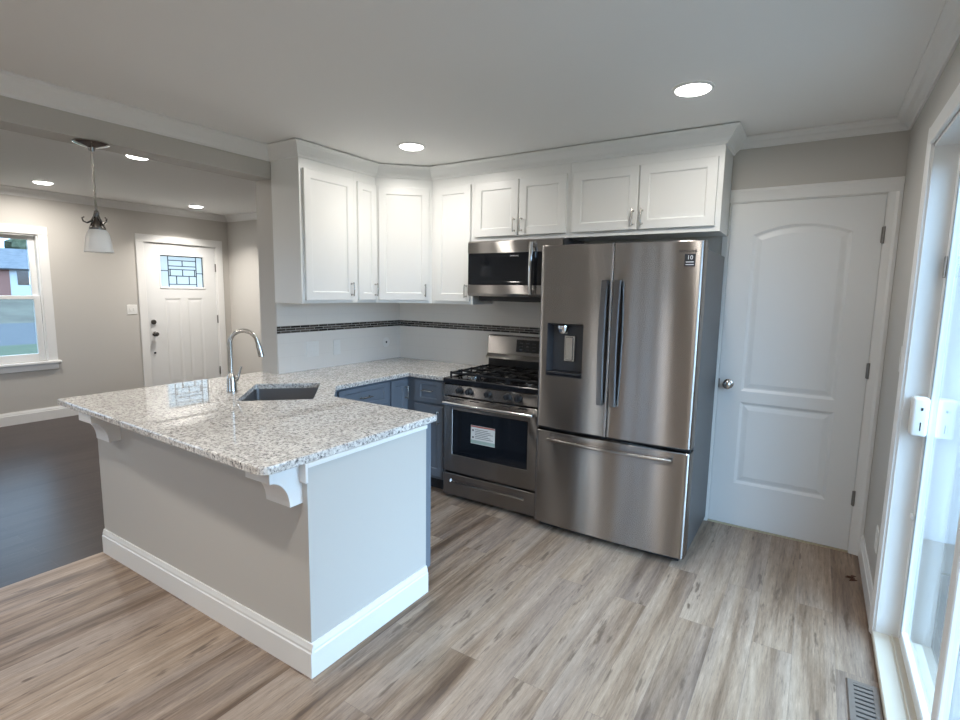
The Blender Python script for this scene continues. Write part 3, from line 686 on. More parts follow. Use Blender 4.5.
cab_door(t, (BX - 0.001, -0.832, 0), NY, 0.170, 0.125, 0.838, M_BLUE, (0.148, 0.735), stile=0.045)
t = thing('base_cabinet', (XL, -1.08, 0), 'slate blue drawer base cabinet on the left run beside the sink', 'cabinet', GB)
base_box(t, [(XL + 0.009, -1.300), (-2.936, -1.300), (-2.936, -1.385), (BX - 0.001, -1.385), (BX - 0.001, -0.846), (XL + 0.009, -0.846)], [(XL + 0.009, -1.300), (BX - 0.06, -1.300), (BX - 0.06, -0.85), (XL + 0.009, -0.85)])
cab_door(t, (BX - 0.001, -1.330, 0), NY, 0.462, 0.690, 0.838, M_BLUE, (0.231, 0.765), Y3, 'drawer', 0.04)
cab_door(t, (BX - 0.001, -1.330, 0), NY, 0.229, 0.125, 0.668, M_BLUE, (0.205, 0.58)); cab_door(t, (BX - 0.001, -1.097, 0), NY, 0.229, 0.125, 0.668, M_BLUE, (0.024, 0.58))
t = thing('base_cabinet', (-3.1, -1.85, 0), 'slate blue diagonal base cabinet under the corner sink', 'cabinet', GB)
PY = -1.650                           # peninsula cabinet face (faces +y)
ring_ = [(-3.543, -2.300), (-2.62, -2.300), (-2.62, PY), (BX, -1.386), (-3.543, -1.386)]
bm = new()
ring_o = ring_; ring_ = [(-3.543, -2.300), (-2.62, -2.300), (-2.62, PY), (BX, -1.386), (-2.937, -1.386), (-2.937, -1.302), (-3.543, -1.302)]
# open carcass: the sink bowl hangs inside
A = ring_; B = inset(ring_, 0.018)
for i in range(len(A)):
    j = (i + 1) % len(A); prism(bm, [A[i], A[j], B[j], B[i]], 'z', 0.10, BT)
prism(bm, ring_, 'z', 0.10, 0.118)
obj('cabinet_box', bm, M_BLUE, t)
bm = new(); prism(bm, inset(ring_o, 0.05), 'z', 0, 0.10); obj('toe_kick', bm, M_TOE, t)
du = Vector((-2.62 - BX, PY + 1.386, 0)); dl = du.length; du.normalize()
cab_door(t, Vector((-2.62, PY, 0)) - du * 0.03, -du, dl - 0.06, 0.125, 0.838, M_BLUE, (dl - 0.09, 0.735), stile=0.05)
t = thing('base_cabinet', (-2.25, -1.95, 0), 'slate blue base cabinet inside the peninsula end', 'cabinet', GB)
base_box(t, [(-2.619, -2.300), (KX - 0.0195, -2.300), (KX - 0.0195, PY), (-2.619, PY)], [(-2.619, -2.30), (KX - 0.0195, -2.30), (KX - 0.0195, PY - 0.06), (-2.619, PY - 0.06)])
cab_door(t, (KX - 0.045, PY, 0), -X3, 0.33, 0.125, 0.838, M_BLUE, (0.30, 0.735)); cab_door(t, (KX - 0.385, PY, 0), -X3, 0.33, 0.125, 0.838, M_BLUE, (0.03, 0.735))

# ------------------------------------------------------------------ countertop with the sink cut-out
def roundc(p0, p1, p2, r, n=6):
    p0, p1, p2 = Vector(p0), Vector(p1), Vector(p2); a = (p0 - p1).normalized(); b = (p2 - p1).normalized()
    s, e = p1 + a * r, p1 + b * r; out = []
    for k in range(n + 1):
        u = k / n; out.append(tuple((1 - u) ** 2 * s + 2 * u * (1 - u) * p1 + u * u * e))
    return out
CP = [(-3.73, -2.545), (-1.868, -2.602), (-1.872, -1.612), (-2.62, -1.612), (-2.869, -1.371), (-2.869, -0.668), (-2.538, -0.668), (-2.538, -0.010), (XL + 0.0085, -0.010), (XL + 0.0085, YS - 0.001), (-3.73, YS - 0.001)]
outer = []
for i, p in enumerate(CP):
    r = {1: 0.055, 2: 0.03, 0: 0.012, 3: 0.02, 4: 0.02}.get(i, 0)
    outer += roundc(CP[i - 1], p, CP[(i + 1) % len(CP)], r) if r else [p]
SC = Vector((-2.978, -1.692, 0)); SA = Vector((0.7071, -0.7071, 0)); SB = Vector((0.7071, 0.7071, 0)); SHA, SHB = 0.262, 0.200
def sk(a, b): p = SC + SA * a + SB * b; return (p.x, p.y)
hole = []
for a, b in rrect(-SHA, SHA, -SHB, SHB, 0.02, 3): hole.append(sk(a, b))
bm = new()
def ring_v(pts, z): return [bm.verts.new((x, y, z)) for x, y in pts]
e = 0.006
lv = [(inset(outer, e), CT), (inset(outer, e * 0.3), CT - e * 0.3), (outer, CT - e), (outer, CT - 0.030 + 0.002), (inset(outer, 0.002), CT - 0.030)]
rg = [ring_v(p, z) for p, z in lv]
for A, B in zip(rg, rg[1:]):
    for i in range(len(A)): bm.faces.new((A[i], A[(i + 1) % len(A)], B[(i + 1) % len(A)], B[i]))
ht, hb = ring_v(hole, CT), ring_v(hole, CT - 0.030)
for i in range(len(ht)): bm.faces.new((ht[i], ht[(i + 1) % len(ht)], hb[(i + 1) % len(ht)], hb[i]))
for lps in ((rg[0], ht), (rg[-1], hb)):
    es = []
    for lp in lps:
        for i in range(len(lp)): es.append(bm.edges.get((lp[i], lp[(i + 1) % len(lp)])) or bm.edges.new((lp[i], lp[(i + 1) % len(lp)])))
    bmesh.ops.triangle_fill(bm, use_beauty=True, use_dissolve=False, edges=es, normal=(0, 0, 1))
tag(obj('countertop', bm, M_GRAN), 'speckled grey granite countertop running from peninsula to range', 'countertop')

# sink
t = thing('kitchen_sink', (SC.x, SC.y, CT - 0.031), 'undermount steel sink set diagonally in the granite corner', 'sink')
bm = new(); oz = CT - 0.0315
def sink_ring(g, z): return [bm.verts.new((*sk(a, b), z)) for a, b in rrect(-SHA - g, SHA + g, -SHB - g, SHB + g, 0.03 + max(g, -0.005), 4)]
rs = [sink_ring(0.022, oz), sink_ring(0.0, oz), sink_ring(-0.004, oz - 0.17), sink_ring(-0.03, oz - 0.195)]
for A, B in zip(rs, rs[1:]):
    for i in range(len(A)): bm.faces.new((A[i], A[(i + 1) % len(A)], B[(i + 1) % len(A)], B[i]))
bm.faces.new(rs[-1])
ro = [sink_ring(0.022, oz - 0.002), sink_ring(0.003, oz - 0.003), sink_ring(0.0, oz - 0.172), sink_ring(-0.03, oz - 0.198)]
for A, B in zip(ro, ro[1:]):
    for i in range(len(A)): bm.faces.new((A[i], A[(i + 1) % len(A)], B[(i + 1) % len(A)], B[i]))
bm.faces.new(ro[-1])
for i in range(len(rs[0])): bm.faces.new((rs[0][i], rs[0][(i + 1) % len(rs[0])], ro[0][(i + 1) % len(rs[0])], ro[0][i]))
obj('bowl', bm, M_SINK, t)
obj('drain', lathe(new(), [(0.045, 0), (0.045, 0.003), (0.036, 0.004), (0.033, 0.001)], (SC.x, SC.y, oz - 0.195), (0, 0, 1)), M_CHROME, t, True)

# faucet
F = Vector((-3.187, -1.881, CT))
t = thing('kitchen_faucet', F, 'brushed nickel gooseneck faucet standing behind the corner sink', 'faucet')
fp = lambda s, z: F + SB * s + Z3 * (z - CT)
obj('base', lathe(new(), [(0.028, 0.0005), (0.029, 0.006), (0.027, 0.012), (0.026, 0.075), (0.022, 0.095), (0.015, 0.108), (0.013, 0.115)], F, (0, 0, 1)), M_NICKEL, t, True)
pts = [fp(0, CT + 0.10), fp(0, 1.04), fp(0, 1.12), fp(0, 1.172)]
for k in range(1, 13):
    a = math.radians(180 - 13.2 * k); pts.append(fp(0.075 + 0.075 * math.cos(a), 1.172 + 0.073 * math.sin(a)))
pts.append(fp(0.155, 1.165))
obj('spout', tube(new(), pts, 0.0125, 14), M_NICKEL, t, True)
obj('spray_head', tube(new(), [fp(0.1535, 1.170), fp(0.158, 1.150), fp(0.165, 1.115), fp(0.169, 1.093)], [0.0135, 0.0155, 0.0165, 0.0165], 14), M_NICKEL, t, True)
obj('lever', tube(new(), [fp(0.022, 0.955), fp(0.030, 0.960), fp(0.036, 0.972), fp(0.048, 1.005), fp(0.058, 1.035)], [0.012, 0.011, 0.007, 0.0052, 0.005], 12), M_NICKEL, t, True)

# corbels and trim blocks under the overhang
def corbel(x0, x1, label, top_y):
    bm = new(); y0 = KY - 0.0005; z1 = CT - 0.031; yn = top_y
    yt, zn, zb = KY - 0.056, z1 - 0.046, z1 - 0.158
    pts = [(y0, z1), (yn, z1), (yn, zn)]
    for k in range(1, 10):
        a = math.radians(90 - 90 * k / 9.0)
        pts.append((yn + (yt - yn) * math.cos(a), zb + (zn - zb) * math.sin(a)))
    pts += [(y0, zb)]
    prism(bm, pts, 'x', x0, x1)
    return tag(obj('corbel', bm, M_TRIM), label, 'corbel', 'corbels under the peninsula overhang')
corbel(-2.040, -1.900, 'white scrolled corbel under the near right granite corner', -2.555)
corbel(-3.470, -3.330, 'white scrolled corbel under the far left granite end', -2.545)
bm = new(); box(bm, KX, KX + 0.008, KY, -1.712, CT - 0.048, CT - 0.031, 0.001); box(bm, KX - 0.036, KX + 0.008, KY - 0.012, KY - 0.0005, CT - 0.104, CT - 0.031, 0.001)
struct('trim_5', bm, M_TRIM, 'white cleat along the peninsula end under the granite', 'trim')

# ------------------------------------------------------------------ gas range
RX0, RX1, RY = -2.534, -1.777, -0.679
t = thing('gas_range', ((RX0 + RX1) / 2, 0, 0), 'stainless steel freestanding gas range with black cast iron grates', 'range')
bm = new(); box(bm, RX0, RX1, -0.630, -0.030, 0.035, 0.845, 0.002); obj('body', bm, M_CASE, t)
bm = new(); box(bm, RX0 + 0.03, RX1 - 0.03, -0.60, -0.05, 0.0, 0.036); obj('plinth', bm, M_BLACK, t)
bm = new()
slab(bm, (RX0, RY, 0.030), X3, Z3, rect(0, RX1 - RX0, 0, 0.158), 0.048, [(rrect(0.060, 0.665, 0.092, 0.122, 0.008), [(0.002, 0.004), (0.008, 0.014)])], 0.003); obj('drawer', bm, M_STEEL, t)
bm = new()
slab(bm, (RX0, RY, 0.204), X3, Z3, rect(0, RX1 - RX0, 0, 0.546), 0.048, [(rect(0.076, 0.680, 0.128, 0.458), [(0.004, 0.004), (0.006, 0.004)])], 0.003); od = obj('oven_door', bm, M_STEEL, t)
bm = new(); slab(bm, (RX0 + 0.076, RY + 0.0005, 0.332), X3, Z3, rect(0.003, 0.601, 0.003, 0.327), 0.003, [(rect(0.075, 0.530, 0.03, 0.30), [(0.001, 0.0008)])], 0.001); obj('oven_window', bm, M_BGLASS, od)
bm = new()
hz, hy = 0.712, RY - 0.048
tube(bm, [(RX0 + 0.03, hy, hz), (RX0 + 0.2, hy - 0.006, hz), ((RX0 + RX1) / 2, hy - 0.008, hz), (RX1 - 0.2, hy - 0.006, hz), (RX1 - 0.03, hy, hz)], 0.013, 12)
for x in (RX0 + 0.035, RX1 - 0.035): box(bm, x - 0.012, x + 0.012, hy - 0.006, RY, hz - 0.012, hz + 0.012, 0.004)
obj('handle', bm, M_CHROME, od, True)
for k in range(5):
    x = RX0 + 0.10 + k * 0.125; bm = new(); box(bm, x, x + 0.075, RY - 0.0008, RY + 0.002, 0.736, 0.742); obj('vent_slot', bm, M_BLACK, od)
# energy / safety sticker on the oven window
sx0, sz0 = -2.296, 0.444
bm = new(); box(bm, sx0, sx0 + 0.195, RY - 0.0012, RY - 0.0004, sz0, sz0 + 0.129); st = obj('sticker', bm, M_PLATE, od)
bm = new(); box(bm, sx0, sx0 + 0.195, RY - 0.0016, RY - 0.0010, sz0 + 0.118, sz0 + 0.127); obj('sticker_band', bm, M_REDINK, st)
bm = new(); box(bm, sx0, sx0 + 0.195, RY - 0.0016, RY - 0.0010, sz0 + 0.004, sz0 + 0.026); obj('sticker_band', bm, M_GREENINK, st)
bm = new()
for k in range(6): box(bm, sx0 + 0.035, sx0 + 0.18 - 0.02 * (k % 3), RY - 0.0016, RY - 0.0010, sz0 + 0.040 + k * 0.012, sz0 + 0.043 + k * 0.012)
for z in (0.045, 0.095):
    lathe(bm, [(0.007, 0.0008), (0.007, 0.0018)], (sx0 + 0.018, RY, sz0 + z), (0, -1, 0), 12)
obj('sticker_print', bm, M_FACT, st)
# control panel and knobs
bm = new(); prism(bm, [(RY, 0.764), (RY + 0.05, 0.764), (RY + 0.05, 0.846), (RY + 0.010, 0.846), (RY, 0.836)], 'x', RX0, RX1); obj('control_panel', bm, M_STEEL, t)
for x in (-2.392, -2.311, -2.159, -2.008, -1.927):
    bm = lathe(new(), [(0.025, 0), (0.027, 0.004), (0.023, 0.008), (0.021, 0.026), (0.018, 0.032)], (x, RY, 0.806), (0, -1, 0), 24)
    box(bm, x - 0.004, x + 0.004, RY - 0.040, RY - 0.02, 0.787, 0.825, 0.002); obj('knob', bm, M_BLACK, t, True)
# cooktop
bm = new(); slab(bm, (RX0 - 0.002, RY - 0.004, 0.885), X3, Y3, rect(0, RX1 - RX0 + 0.004, 0, 0.595), 0.038, [(rrect(0.03, RX1 - RX0 - 0.026, 0.035, 0.565, 0.02, 3), [(0.008, 0.008)])], 0.006); obj('cooktop', bm, M_ENAMEL, t)
cy0, cy1 = RY + 0.045, -0.115
sec = (RX1 - RX0 - 0.05) / 3
for k in range(3):
    gx0 = RX0 + 0.025 + k * sec + 0.003; gx1 = gx0 + sec - 0.006; gz0_, gz1_ = 0.908, 0.922
    bm = new()
    def bar(xa, ya, xb, yb, w_=0.011):
        if abs(xa - xb) > abs(ya - yb): box(bm, xa, xb, ya - w_ / 2, ya + w_ / 2, gz0_, gz1_, 0.002)
        else: box(bm, xa - w_ / 2, xa + w_ / 2, ya, yb, gz0_, gz1_, 0.002)
    bar(gx0, cy0, gx1, cy0); bar(gx0, cy1, gx1, cy1); bar(gx0 + 0.005, cy0, gx0 + 0.005, cy1); bar(gx1 - 0.005, cy0, gx1 - 0.005, cy1)
    xm = (gx0 + gx1) / 2; ym = (cy0 + cy1) / 2
    bar(gx0, ym, gx1, ym)
    for yc in ((cy0 + ym) / 2, (cy1 + ym) / 2):
        bar(gx0, yc, xm - 0.03, yc); bar(xm + 0.03, yc, gx1, yc)
        for s in (-1, 1):
            ya, yb = (yc + s * 0.03, cy0 if s < 0 and yc < ym else (cy1 if s > 0 and yc > ym else ym)); bar(xm, min(ya, yb), xm, max(ya, yb))
    for yy in (cy0, cy0 + 0.1, (cy0 + ym) / 2, ym, (cy1 + ym) / 2, cy1 - 0.1, cy1):
        for xx in (gx0 + 0.005, gx1 - 0.005): box(bm, xx - 0.007, xx + 0.007, yy - 0.007, yy + 0.007, 0.885, 0.926, 0.003)
    obj('grate', bm, M_IRON, t)
    for yc in ([(cy0 + ym) / 2, (cy1 + ym) / 2] if k != 1 else [ym]):
        b_ = obj('burner', lathe(new(), [(0.050, 0), (0.050, 0.008), (0.040, 0.014), (0.030, 0.014)], (xm, yc, 0.877), (0, 0, 1)), M_NICKEL, t, True)
        obj('burner_cap', lathe(new(), [(0.032, 0), (0.034, 0.004), (0.030, 0.009), (0.005, 0.010)], (xm, yc, 0.891), (0, 0, 1)), M_IRON, b_, True)
# backguard
bm = new(); box(bm, RX0 + 0.004, RX1 - 0.004, -0.085, -0.012, 0.846, 0.985, 0.002); obj('vent_panel', bm, M_BLACK, t)
bm = new(); prism(bm, [(-0.012, 0.972), (-0.118, 0.972), (-0.118, 0.985), (-0.092, 1.010), (-0.080, 1.145), (-0.070, 1.153), (-0.012, 1.153)], 'x', RX0, RX1); bg = obj('backguard', bm, M_STEEL, t)
bm = new(); obox(bm, (-2.275, -0.0912, 1.035), X3, Vector((0, 0.09, 0.996)), Vector((0, -0.996, 0.09)), 0, 0.30, 0, 0.095, -0.004, 0.0025); dp = obj('display', bm, M_BGLASS, bg)
for k in range(5):
    bm = new()
    for j in range(3): obox(bm, (-2.265, -0.0912, 1.035), X3, Vector((0, 0.09, 0.996)), Vector((0, -0.996, 0.09)), 0.02 + k * 0.055, 0.045 + k * 0.055, 0.015 + j * 0.025, 0.022 + j * 0.025, 0.0024, 0.0030)
    obj('button_print', bm, M_FACT, dp)

# ------------------------------------------------------------------ over-the-range microwave
MX0, MX1, MY = -2.536, -1.785, -0.390
t = thing('microwave', ((MX0 + MX1) / 2, 0, 1.46), 'stainless steel over the range microwave with black glass door', 'microwave')
bm = new(); box(bm, MX0 + 0.004, MX1 - 0.002, -0.355, -0.012, 1.462, 1.858, 0.003); obj('body', bm, M_CASE, t)
bm = new(); box(bm, MX0 + 0.06, MX1 - 0.03, -0.33, -0.03, 1.425, 1.462, 0.004); obj('vent_underside', bm, M_BLACK, t)
bm = new(); prism(bm, [(-0.355, 1.769), (-0.355, 1.856), (MY + 0.012, 1.856), (MY, 1.846), (MY, 1.769)], 'x', MX0, MX1); obj('top_trim', bm, M_STEEL, t)
bm = new(); prism(bm, [(-0.355, 1.460), (-0.355, 1.541), (MY, 1.541), (MY, 1.480), (MY + 0.014, 1.460)], 'x', MX0, MX1); obj('bottom_trim', bm, M_STEEL, t)
bm = new(); slab(bm, (MX0 + 0.002, MY, 1.542), X3, Z3, rect(0, 0.555, 0, 0.226), 0.034, [(rect(0.030, 0.485, 0.022, 0.205), [(0.001, 0.0006)])], 0.002); md = obj('door', bm, M_BGLASS, t)
text('brand_lettering', 'SAMSUNG', 0.013, (-2.145, MY - 0.0003, 1.745), X3, Z3, M_WHITEINK, md, 0.0003, 1.15)
bm = new(); slab(bm, (MX0 + 0.560, MY, 1.542), X3, Z3, rect(0, MX1 - MX0 - 0.562, 0, 0.226), 0.034, (), 0.002); obj('control_panel', bm, M_BGLASS, t)
bm = new(); xh = -1.998
tube(bm, [(xh, MY - 0.030 - 0.012 * (1 - ((z - 1.655) / 0.175) ** 2), z) for z in [1.48 + 0.035 * k for k in range(11)]], 0.013, 12)
for z in (1.495, 1.815): box(bm, xh - 0.010, xh + 0.010, MY - 0.035, MY, z - 0.012, z + 0.012, 0.003)
obj('handle', bm, M_CHROME, md, True)

# ------------------------------------------------------------------ french door refrigerator
FX0, FX1, FYF = -1.762, -0.842, -0.749
FXC = (FX0 + FX1) / 2; FWD = FX1 - FX0
t = thing('refrigerator', (FXC, -0.35, 0), 'stainless steel french door refrigerator with water dispenser and bottom freezer', 'refrigerator')
bm = new(); box(bm, FX0 + 0.004, FX1 - 0.002, -0.640, -0.062, 0.045, 1.732, 0.004); obj('case', bm, M_CASE, t)
def fy_at(x): return FYF - 0.018 * (1 - ((x - FXC) / (FWD / 2)) ** 2)
def fridge_front(x0, x1, r0, r1, n=24):
    """outline of a door seen from above, CCW; r0/r1 corner radii left/right"""
    pts = [(x1, -0.652), (x0, -0.652)]
    xs = [x0 + (x1 - x0) * k / n for k in range(n + 1)]
    fr_ = []
    for x in xs: fr_.append([x, fy_at(x)])
    out = []
    for x, y in fr_:
        d = 0.0
        if x - x0 < r0: d = max(d, r0 - math.sqrt(max(0, r0 * r0 - (r0 - (x - x0)) ** 2)))
        if x1 - x < r1: d = max(d, r1 - math.sqrt(max(0, r1 * r1 - (r1 - (x1 - x)) ** 2)))
        out.append((x, y + d))
    return pts + out
def fr_xs(x0, x1, r0, r1):
    base = [x0 + (x1 - x0) * k / 28 for k in range(29)]
    ext = [x0 + r0 * v for v in (0.03, 0.1, 0.2, 0.35, 0.55, 0.8)] + [x1 - r1 * v for v in (0.03, 0.1, 0.2, 0.35, 0.55, 0.8)]
    return sorted(set(round(v, 5) for v in base + ext))
def fpoint(x, x0, x1, r0, r1):
    d = 0.0
    if x - x0 < r0: d = max(d, r0 - math.sqrt(max(0, r0 * r0 - (r0 - (x - x0)) ** 2)))
    if x1 - x < r1: d = max(d, r1 - math.sqrt(max(0, r1 * r1 - (r1 - (x1 - x)) ** 2)))
    return fy_at(x) + d
def fdoor(x0, x1, z0, z1, r0, r1, cut=None):
    """bowed door; cut = (xa, xb, za, zb) leaves an opening in the front skin"""
    bm = new(); xs = fr_xs(x0, x1, r0, r1)
    zs = [z0, z0 + 0.004, z1 - 0.004, z1]
    if cut:
        xs = sorted(set([x for x in xs if not (abs(x - cut[0]) < 0.004 or abs(x - cut[1]) < 0.004)] + [cut[0], cut[1]])); zs = [z0, z0 + 0.004, cut[2], cut[3], z1 - 0.004, z1]
    grid = []
    for z in zs:
        off = 0.004 if z in (z0, z1) else 0.0
        grid.append([bm.verts.new((x, fpoint(x, x0, x1, r0, r1) + off, z)) for x in xs])
    for j in range(len(zs) - 1):
        for i in range(len(xs) - 1):
            if cut and cut[0] - 1e-6 <= xs[i] and xs[i + 1] <= cut[1] + 1e-6 and cut[2] - 1e-6 <= zs[j] and zs[j + 1] <= cut[3] + 1e-6: continue
            bm.faces.new((grid[j][i], grid[j][i + 1], grid[j + 1][i + 1], grid[j + 1][i]))
    yb = -0.652
    bl = [bm.verts.new((x0, yb, z)) for z in zs]; br = [bm.verts.new((x1, yb, z)) for z in zs]
    for j in range(len(zs) - 1):
        bm.faces.new((bl[j], grid[j][0], grid[j + 1][0], bl[j + 1])); bm.faces.new((grid[j][-1], br[j], br[j + 1], grid[j + 1][-1]))
        bm.faces.new((br[j], bl[j], bl[j + 1], br[j + 1]))
    bm.faces.new([bl[0], br[0]] + grid[0][::-1]); bm.faces.new([br[-1], bl[-1]] + grid[-1])
    return bm
FS = -1.306
CUT = (-1.702, -1.468, 0.993, 1.312)
ld = obj('door', fdoor(FX0, FS - 0.002, 0.668, 1.772, 0.018, 0.003, CUT), M_STEEL, t, True)
rd = obj('door', fdoor(FS + 0.002, FX1, 0.668, 1.772, 0.003, 0.018), M_STEEL, t, True)
fz = obj('freezer_drawer', fdoor(FX0, FX1, 0.047, 0.645, 0.018, 0.018), M_STEEL, t, True)
bm = new(); box(bm, FX0 + 0.012, FX1 - 0.012, -0.70, -0.64, 0.645, 0.668); box(bm, FS - 0.002, FS + 0.002, -0.762, -0.652, 0.668, 1.77); obj('gasket', bm, M_BLACK, t)
# dispenser
bm = new(); xa, xb, za, zb = CUT; yf = -0.760; yb = -0.690
A = [(xa, za), (xb, za), (xb, zb), (xa, zb)]; Bq = [(xa + 0.012, za + 0.03), (xb - 0.012, za + 0.03), (xb - 0.012, zb - 0.012), (xa + 0.012, zb - 0.012)]
va = [bm.verts.new((x, fy_at(x) + 0.0005, z)) for x, z in A]; vb = [bm.verts.new((x, yb, z)) for x, z in Bq]
for i in range(4): bm.faces.new((va[i], va[(i + 1) % 4], vb[(i + 1) % 4], vb[i]))
bm.faces.new(vb)
dsp = obj('dispenser', bm, M_FACT, ld)
bm = new(); lathe(bm, [(0.036, 0), (0.038, 0.01), (0.030, 0.045), (0.024, 0.05)], (-1.610, -0.722, 1.300), (0, 0, -1), 20); obj('spigot', bm, M_CHROME, dsp, True)
bm = new(); box(bm, -1.612, -1.540, -0.705, -0.690, 1.080, 1.240, 0.004); box(bm, -1.600, -1.552, -0.712, -0.703, 1.090, 1.230, 0.003); obj('paddle', bm, M_NICKEL, dsp)
bm = new(); box(bm, xa + 0.006, xb - 0.006, -0.758, -0.69, za + 0.012, za + 0.026, 0.002); obj('drip_tray', bm, M_BLACK, dsp)
def fhandle(x, par):
    bm = new(); zs = [0.86 + 0.0708 * k for k in range(11)]
    for k in range(len(zs)): pass
    y0_ = fy_at(x); prof = []
    for z in zs:
        u = (z - 1.214) / 0.354; prof.append((z, y0_ - 0.030 - 0.022 * (1 - u * u)))
    rings = []
    for z, y in prof:
        rings.append([bm.verts.new((x + dx, y + dy, z)) for dx, dy in ((-0.019, 0.005), (-0.015, -0.008), (0.015, -0.008), (0.019, 0.005), (0.015, 0.013), (-0.015, 0.013))])
    for a, b in zip(rings, rings[1:]):
        for k in range(6): bm.faces.new((a[k], a[(k + 1) % 6], b[(k + 1) % 6], b[k]))
    bm.faces.new(rings[0][::-1]); bm.faces.new(rings[-1])
    for z in (0.872, 1.556): box(bm, x - 0.011, x + 0.011, y0_ - 0.030, y0_ + 0.002, z - 0.012, z + 0.012, 0.002)
    return obj('handle', bm, M_STEELD, par, True)
fhandle(-1.342, ld); fhandle(-1.268, rd)
bm = new(); xs = [-1.664 + 0.0734 * k for k in range(11)]
tube(bm, [(x, fy_at(x) - 0.028 - 0.014 * (1 - ((x + 1.297) / 0.367) ** 2), 0.602) for x in xs], 0.011, 12)
for x in (-1.652, -0.942): box(bm, x - 0.012, x + 0.012, fy_at(x) - 0.03, fy_at(x) + 0.002, 0.592, 0.612, 0.003)
obj('handle', bm, M_STEEL, fz, True)
for x in (FX0 + 0.03, FX1 - 0.085):
    bm = new(); box(bm, x, x + 0.055, -0.700, -0.575, 1.7325, 1.757, 0.005, 2); obj('hinge_cover', bm, M_NICKEL, t)
bm = new(); box(bm, FX0 + 0.02, FX1 - 0.02, -0.60, -0.10, 0.018, 0.046); box(bm, FX0 + 0.03, FX1 - 0.03, -0.715, -0.66, 0.018, 0.046); obj('grille_and_shade_strip', bm, M_BLACK, t)  # black front strip stands in for the shadow under the freezer
for x in (FX0 + 0.075, FX1 - 0.055):
    for y in (-0.62, -0.15):
        obj('foot', lathe(new(), [(0.024, 0.0), (0.024, 0.012), (0.016, 0.018), (0.016, 0.05)], (x, y, 0.0), (0, 0, 1), 16), M_BLACK, t, True)
def face_at(x): # local frame on the bowed door
    dx = 1e-3; s = (fy_at(x + dx) - fy_at(x - dx)) / (2 * dx); U = Vector((1, s, 0)).normalized(); return U
U = face_at(-0.918)
text('brand_lettering', 'SAMSUNG', 0.017, Vector((-0.920, fy_at(-0.920) - 0.0012, 1.7175)), U, Z3, M_INK, rd, 0.0008, 1.2)
c0 = Vector((-0.909, fy_at(-0.909), 1.672)); nn = U.cross(Z3)
bm = new(); obox(bm, c0, U, Z3, nn, -0.026, 0.026, -0.031, 0.031, -0.001, 0.0012); stk = obj('sticker', bm, M_INK, rd)
text('sticker_lettering', '10', 0.030, c0 + nn * 0.0014 + Z3 * 0.012, U, Z3, M_WHITEINK, stk, 0.0002)
bm = new(); obox(bm, c0, U, Z3, nn, -0.019, 0.019, -0.012, -0.008, 0.0011, 0.0016); obox(bm, c0, U, Z3, nn, -0.020, 0.020, -0.025, -0.021, 0.0011, 0.0016); obj('sticker_print', bm, M_WHITEINK, stk)

# ------------------------------------------------------------------ ceiling lamps
def downlight(x, y, z, label, r=0.076, watts=LAMP_W, spread=142):
    t = thing('recessed_light', (x, y, z), label, 'ceiling light', 'recessed ceiling lights')
    obj('trim_ring', lathe(new(), [(r + 0.018, 0), (r + 0.017, 0.005), (r + 0.004, 0.008), (r, 0.005), (r, 0.0)], (x, y, z - 0.0002), (0, 0, -1), 36, False, False), M_TRIM, t, True)
    obj('diffuser', lathe(new(), [(r, 0.0005), (r, 0.005), (r * 0.93, 0.011), (r * 0.75, 0.0155), (r * 0.45, 0.0185), (r * 0.1, 0.0195)], (x, y, z - 0.0002), (0, 0, -1), 36), M_LAMP, t, True)
    l = bpy.data.lights.new('lamp', 'AREA'); l.shape = 'DISK'; l.size = 0.14; l.energy = watts; l.color = (1.0, 0.945, 0.875); l.spread = math.radians(spread)
    o = bpy.data.objects.new('lamp', l); COL.objects.link(o); o.parent = t; o.location = (0, 0, -0.022)
downlight(-0.900, -0.980, HK, 'round recessed light above the refrigerator and panelled door', spread=172, watts=LAMP_W * 0.8)
downlight(-2.670, -0.870, HK, 'round recessed light above the corner wall cabinets', spread=172, watts=LAMP_W * 0.8)
downlight(-4.861, -1.528, HL, 'round recessed living room light just right of the pendant', watts=LAMP_W * 1.9, spread=174)
downlight(-6.842, -1.487, HL, 'round recessed living room light nearest the window', watts=LAMP_W * 1.9, spread=174)
downlight(-6.942, 0.084, HL, 'round recessed living room light in front of the front door', watts=LAMP_W * 1.9, spread=122)
downlight(-1.380, -3.30, HK, 'added recessed light over the dining end nearer the sliding door')  # the lights from here down are unseen, added to brighten both rooms
downlight(-2.530, -3.30, HK, 'added recessed light over the dining end near the header')
downlight(-4.861, -4.3, HL, 'added recessed living room light at the rear near the header', watts=LAMP_W * 1.9, spread=174)
downlight(-6.842, -4.3, HL, 'added recessed living room light at the rear near the added window', watts=LAMP_W * 1.9, spread=174)
downlight(-0.600, -5.20, HK, 'added recessed light at the dining end nearest the rear corner')
downlight(-3.050, -5.20, HK, 'added recessed light at the dining end beside the added window')

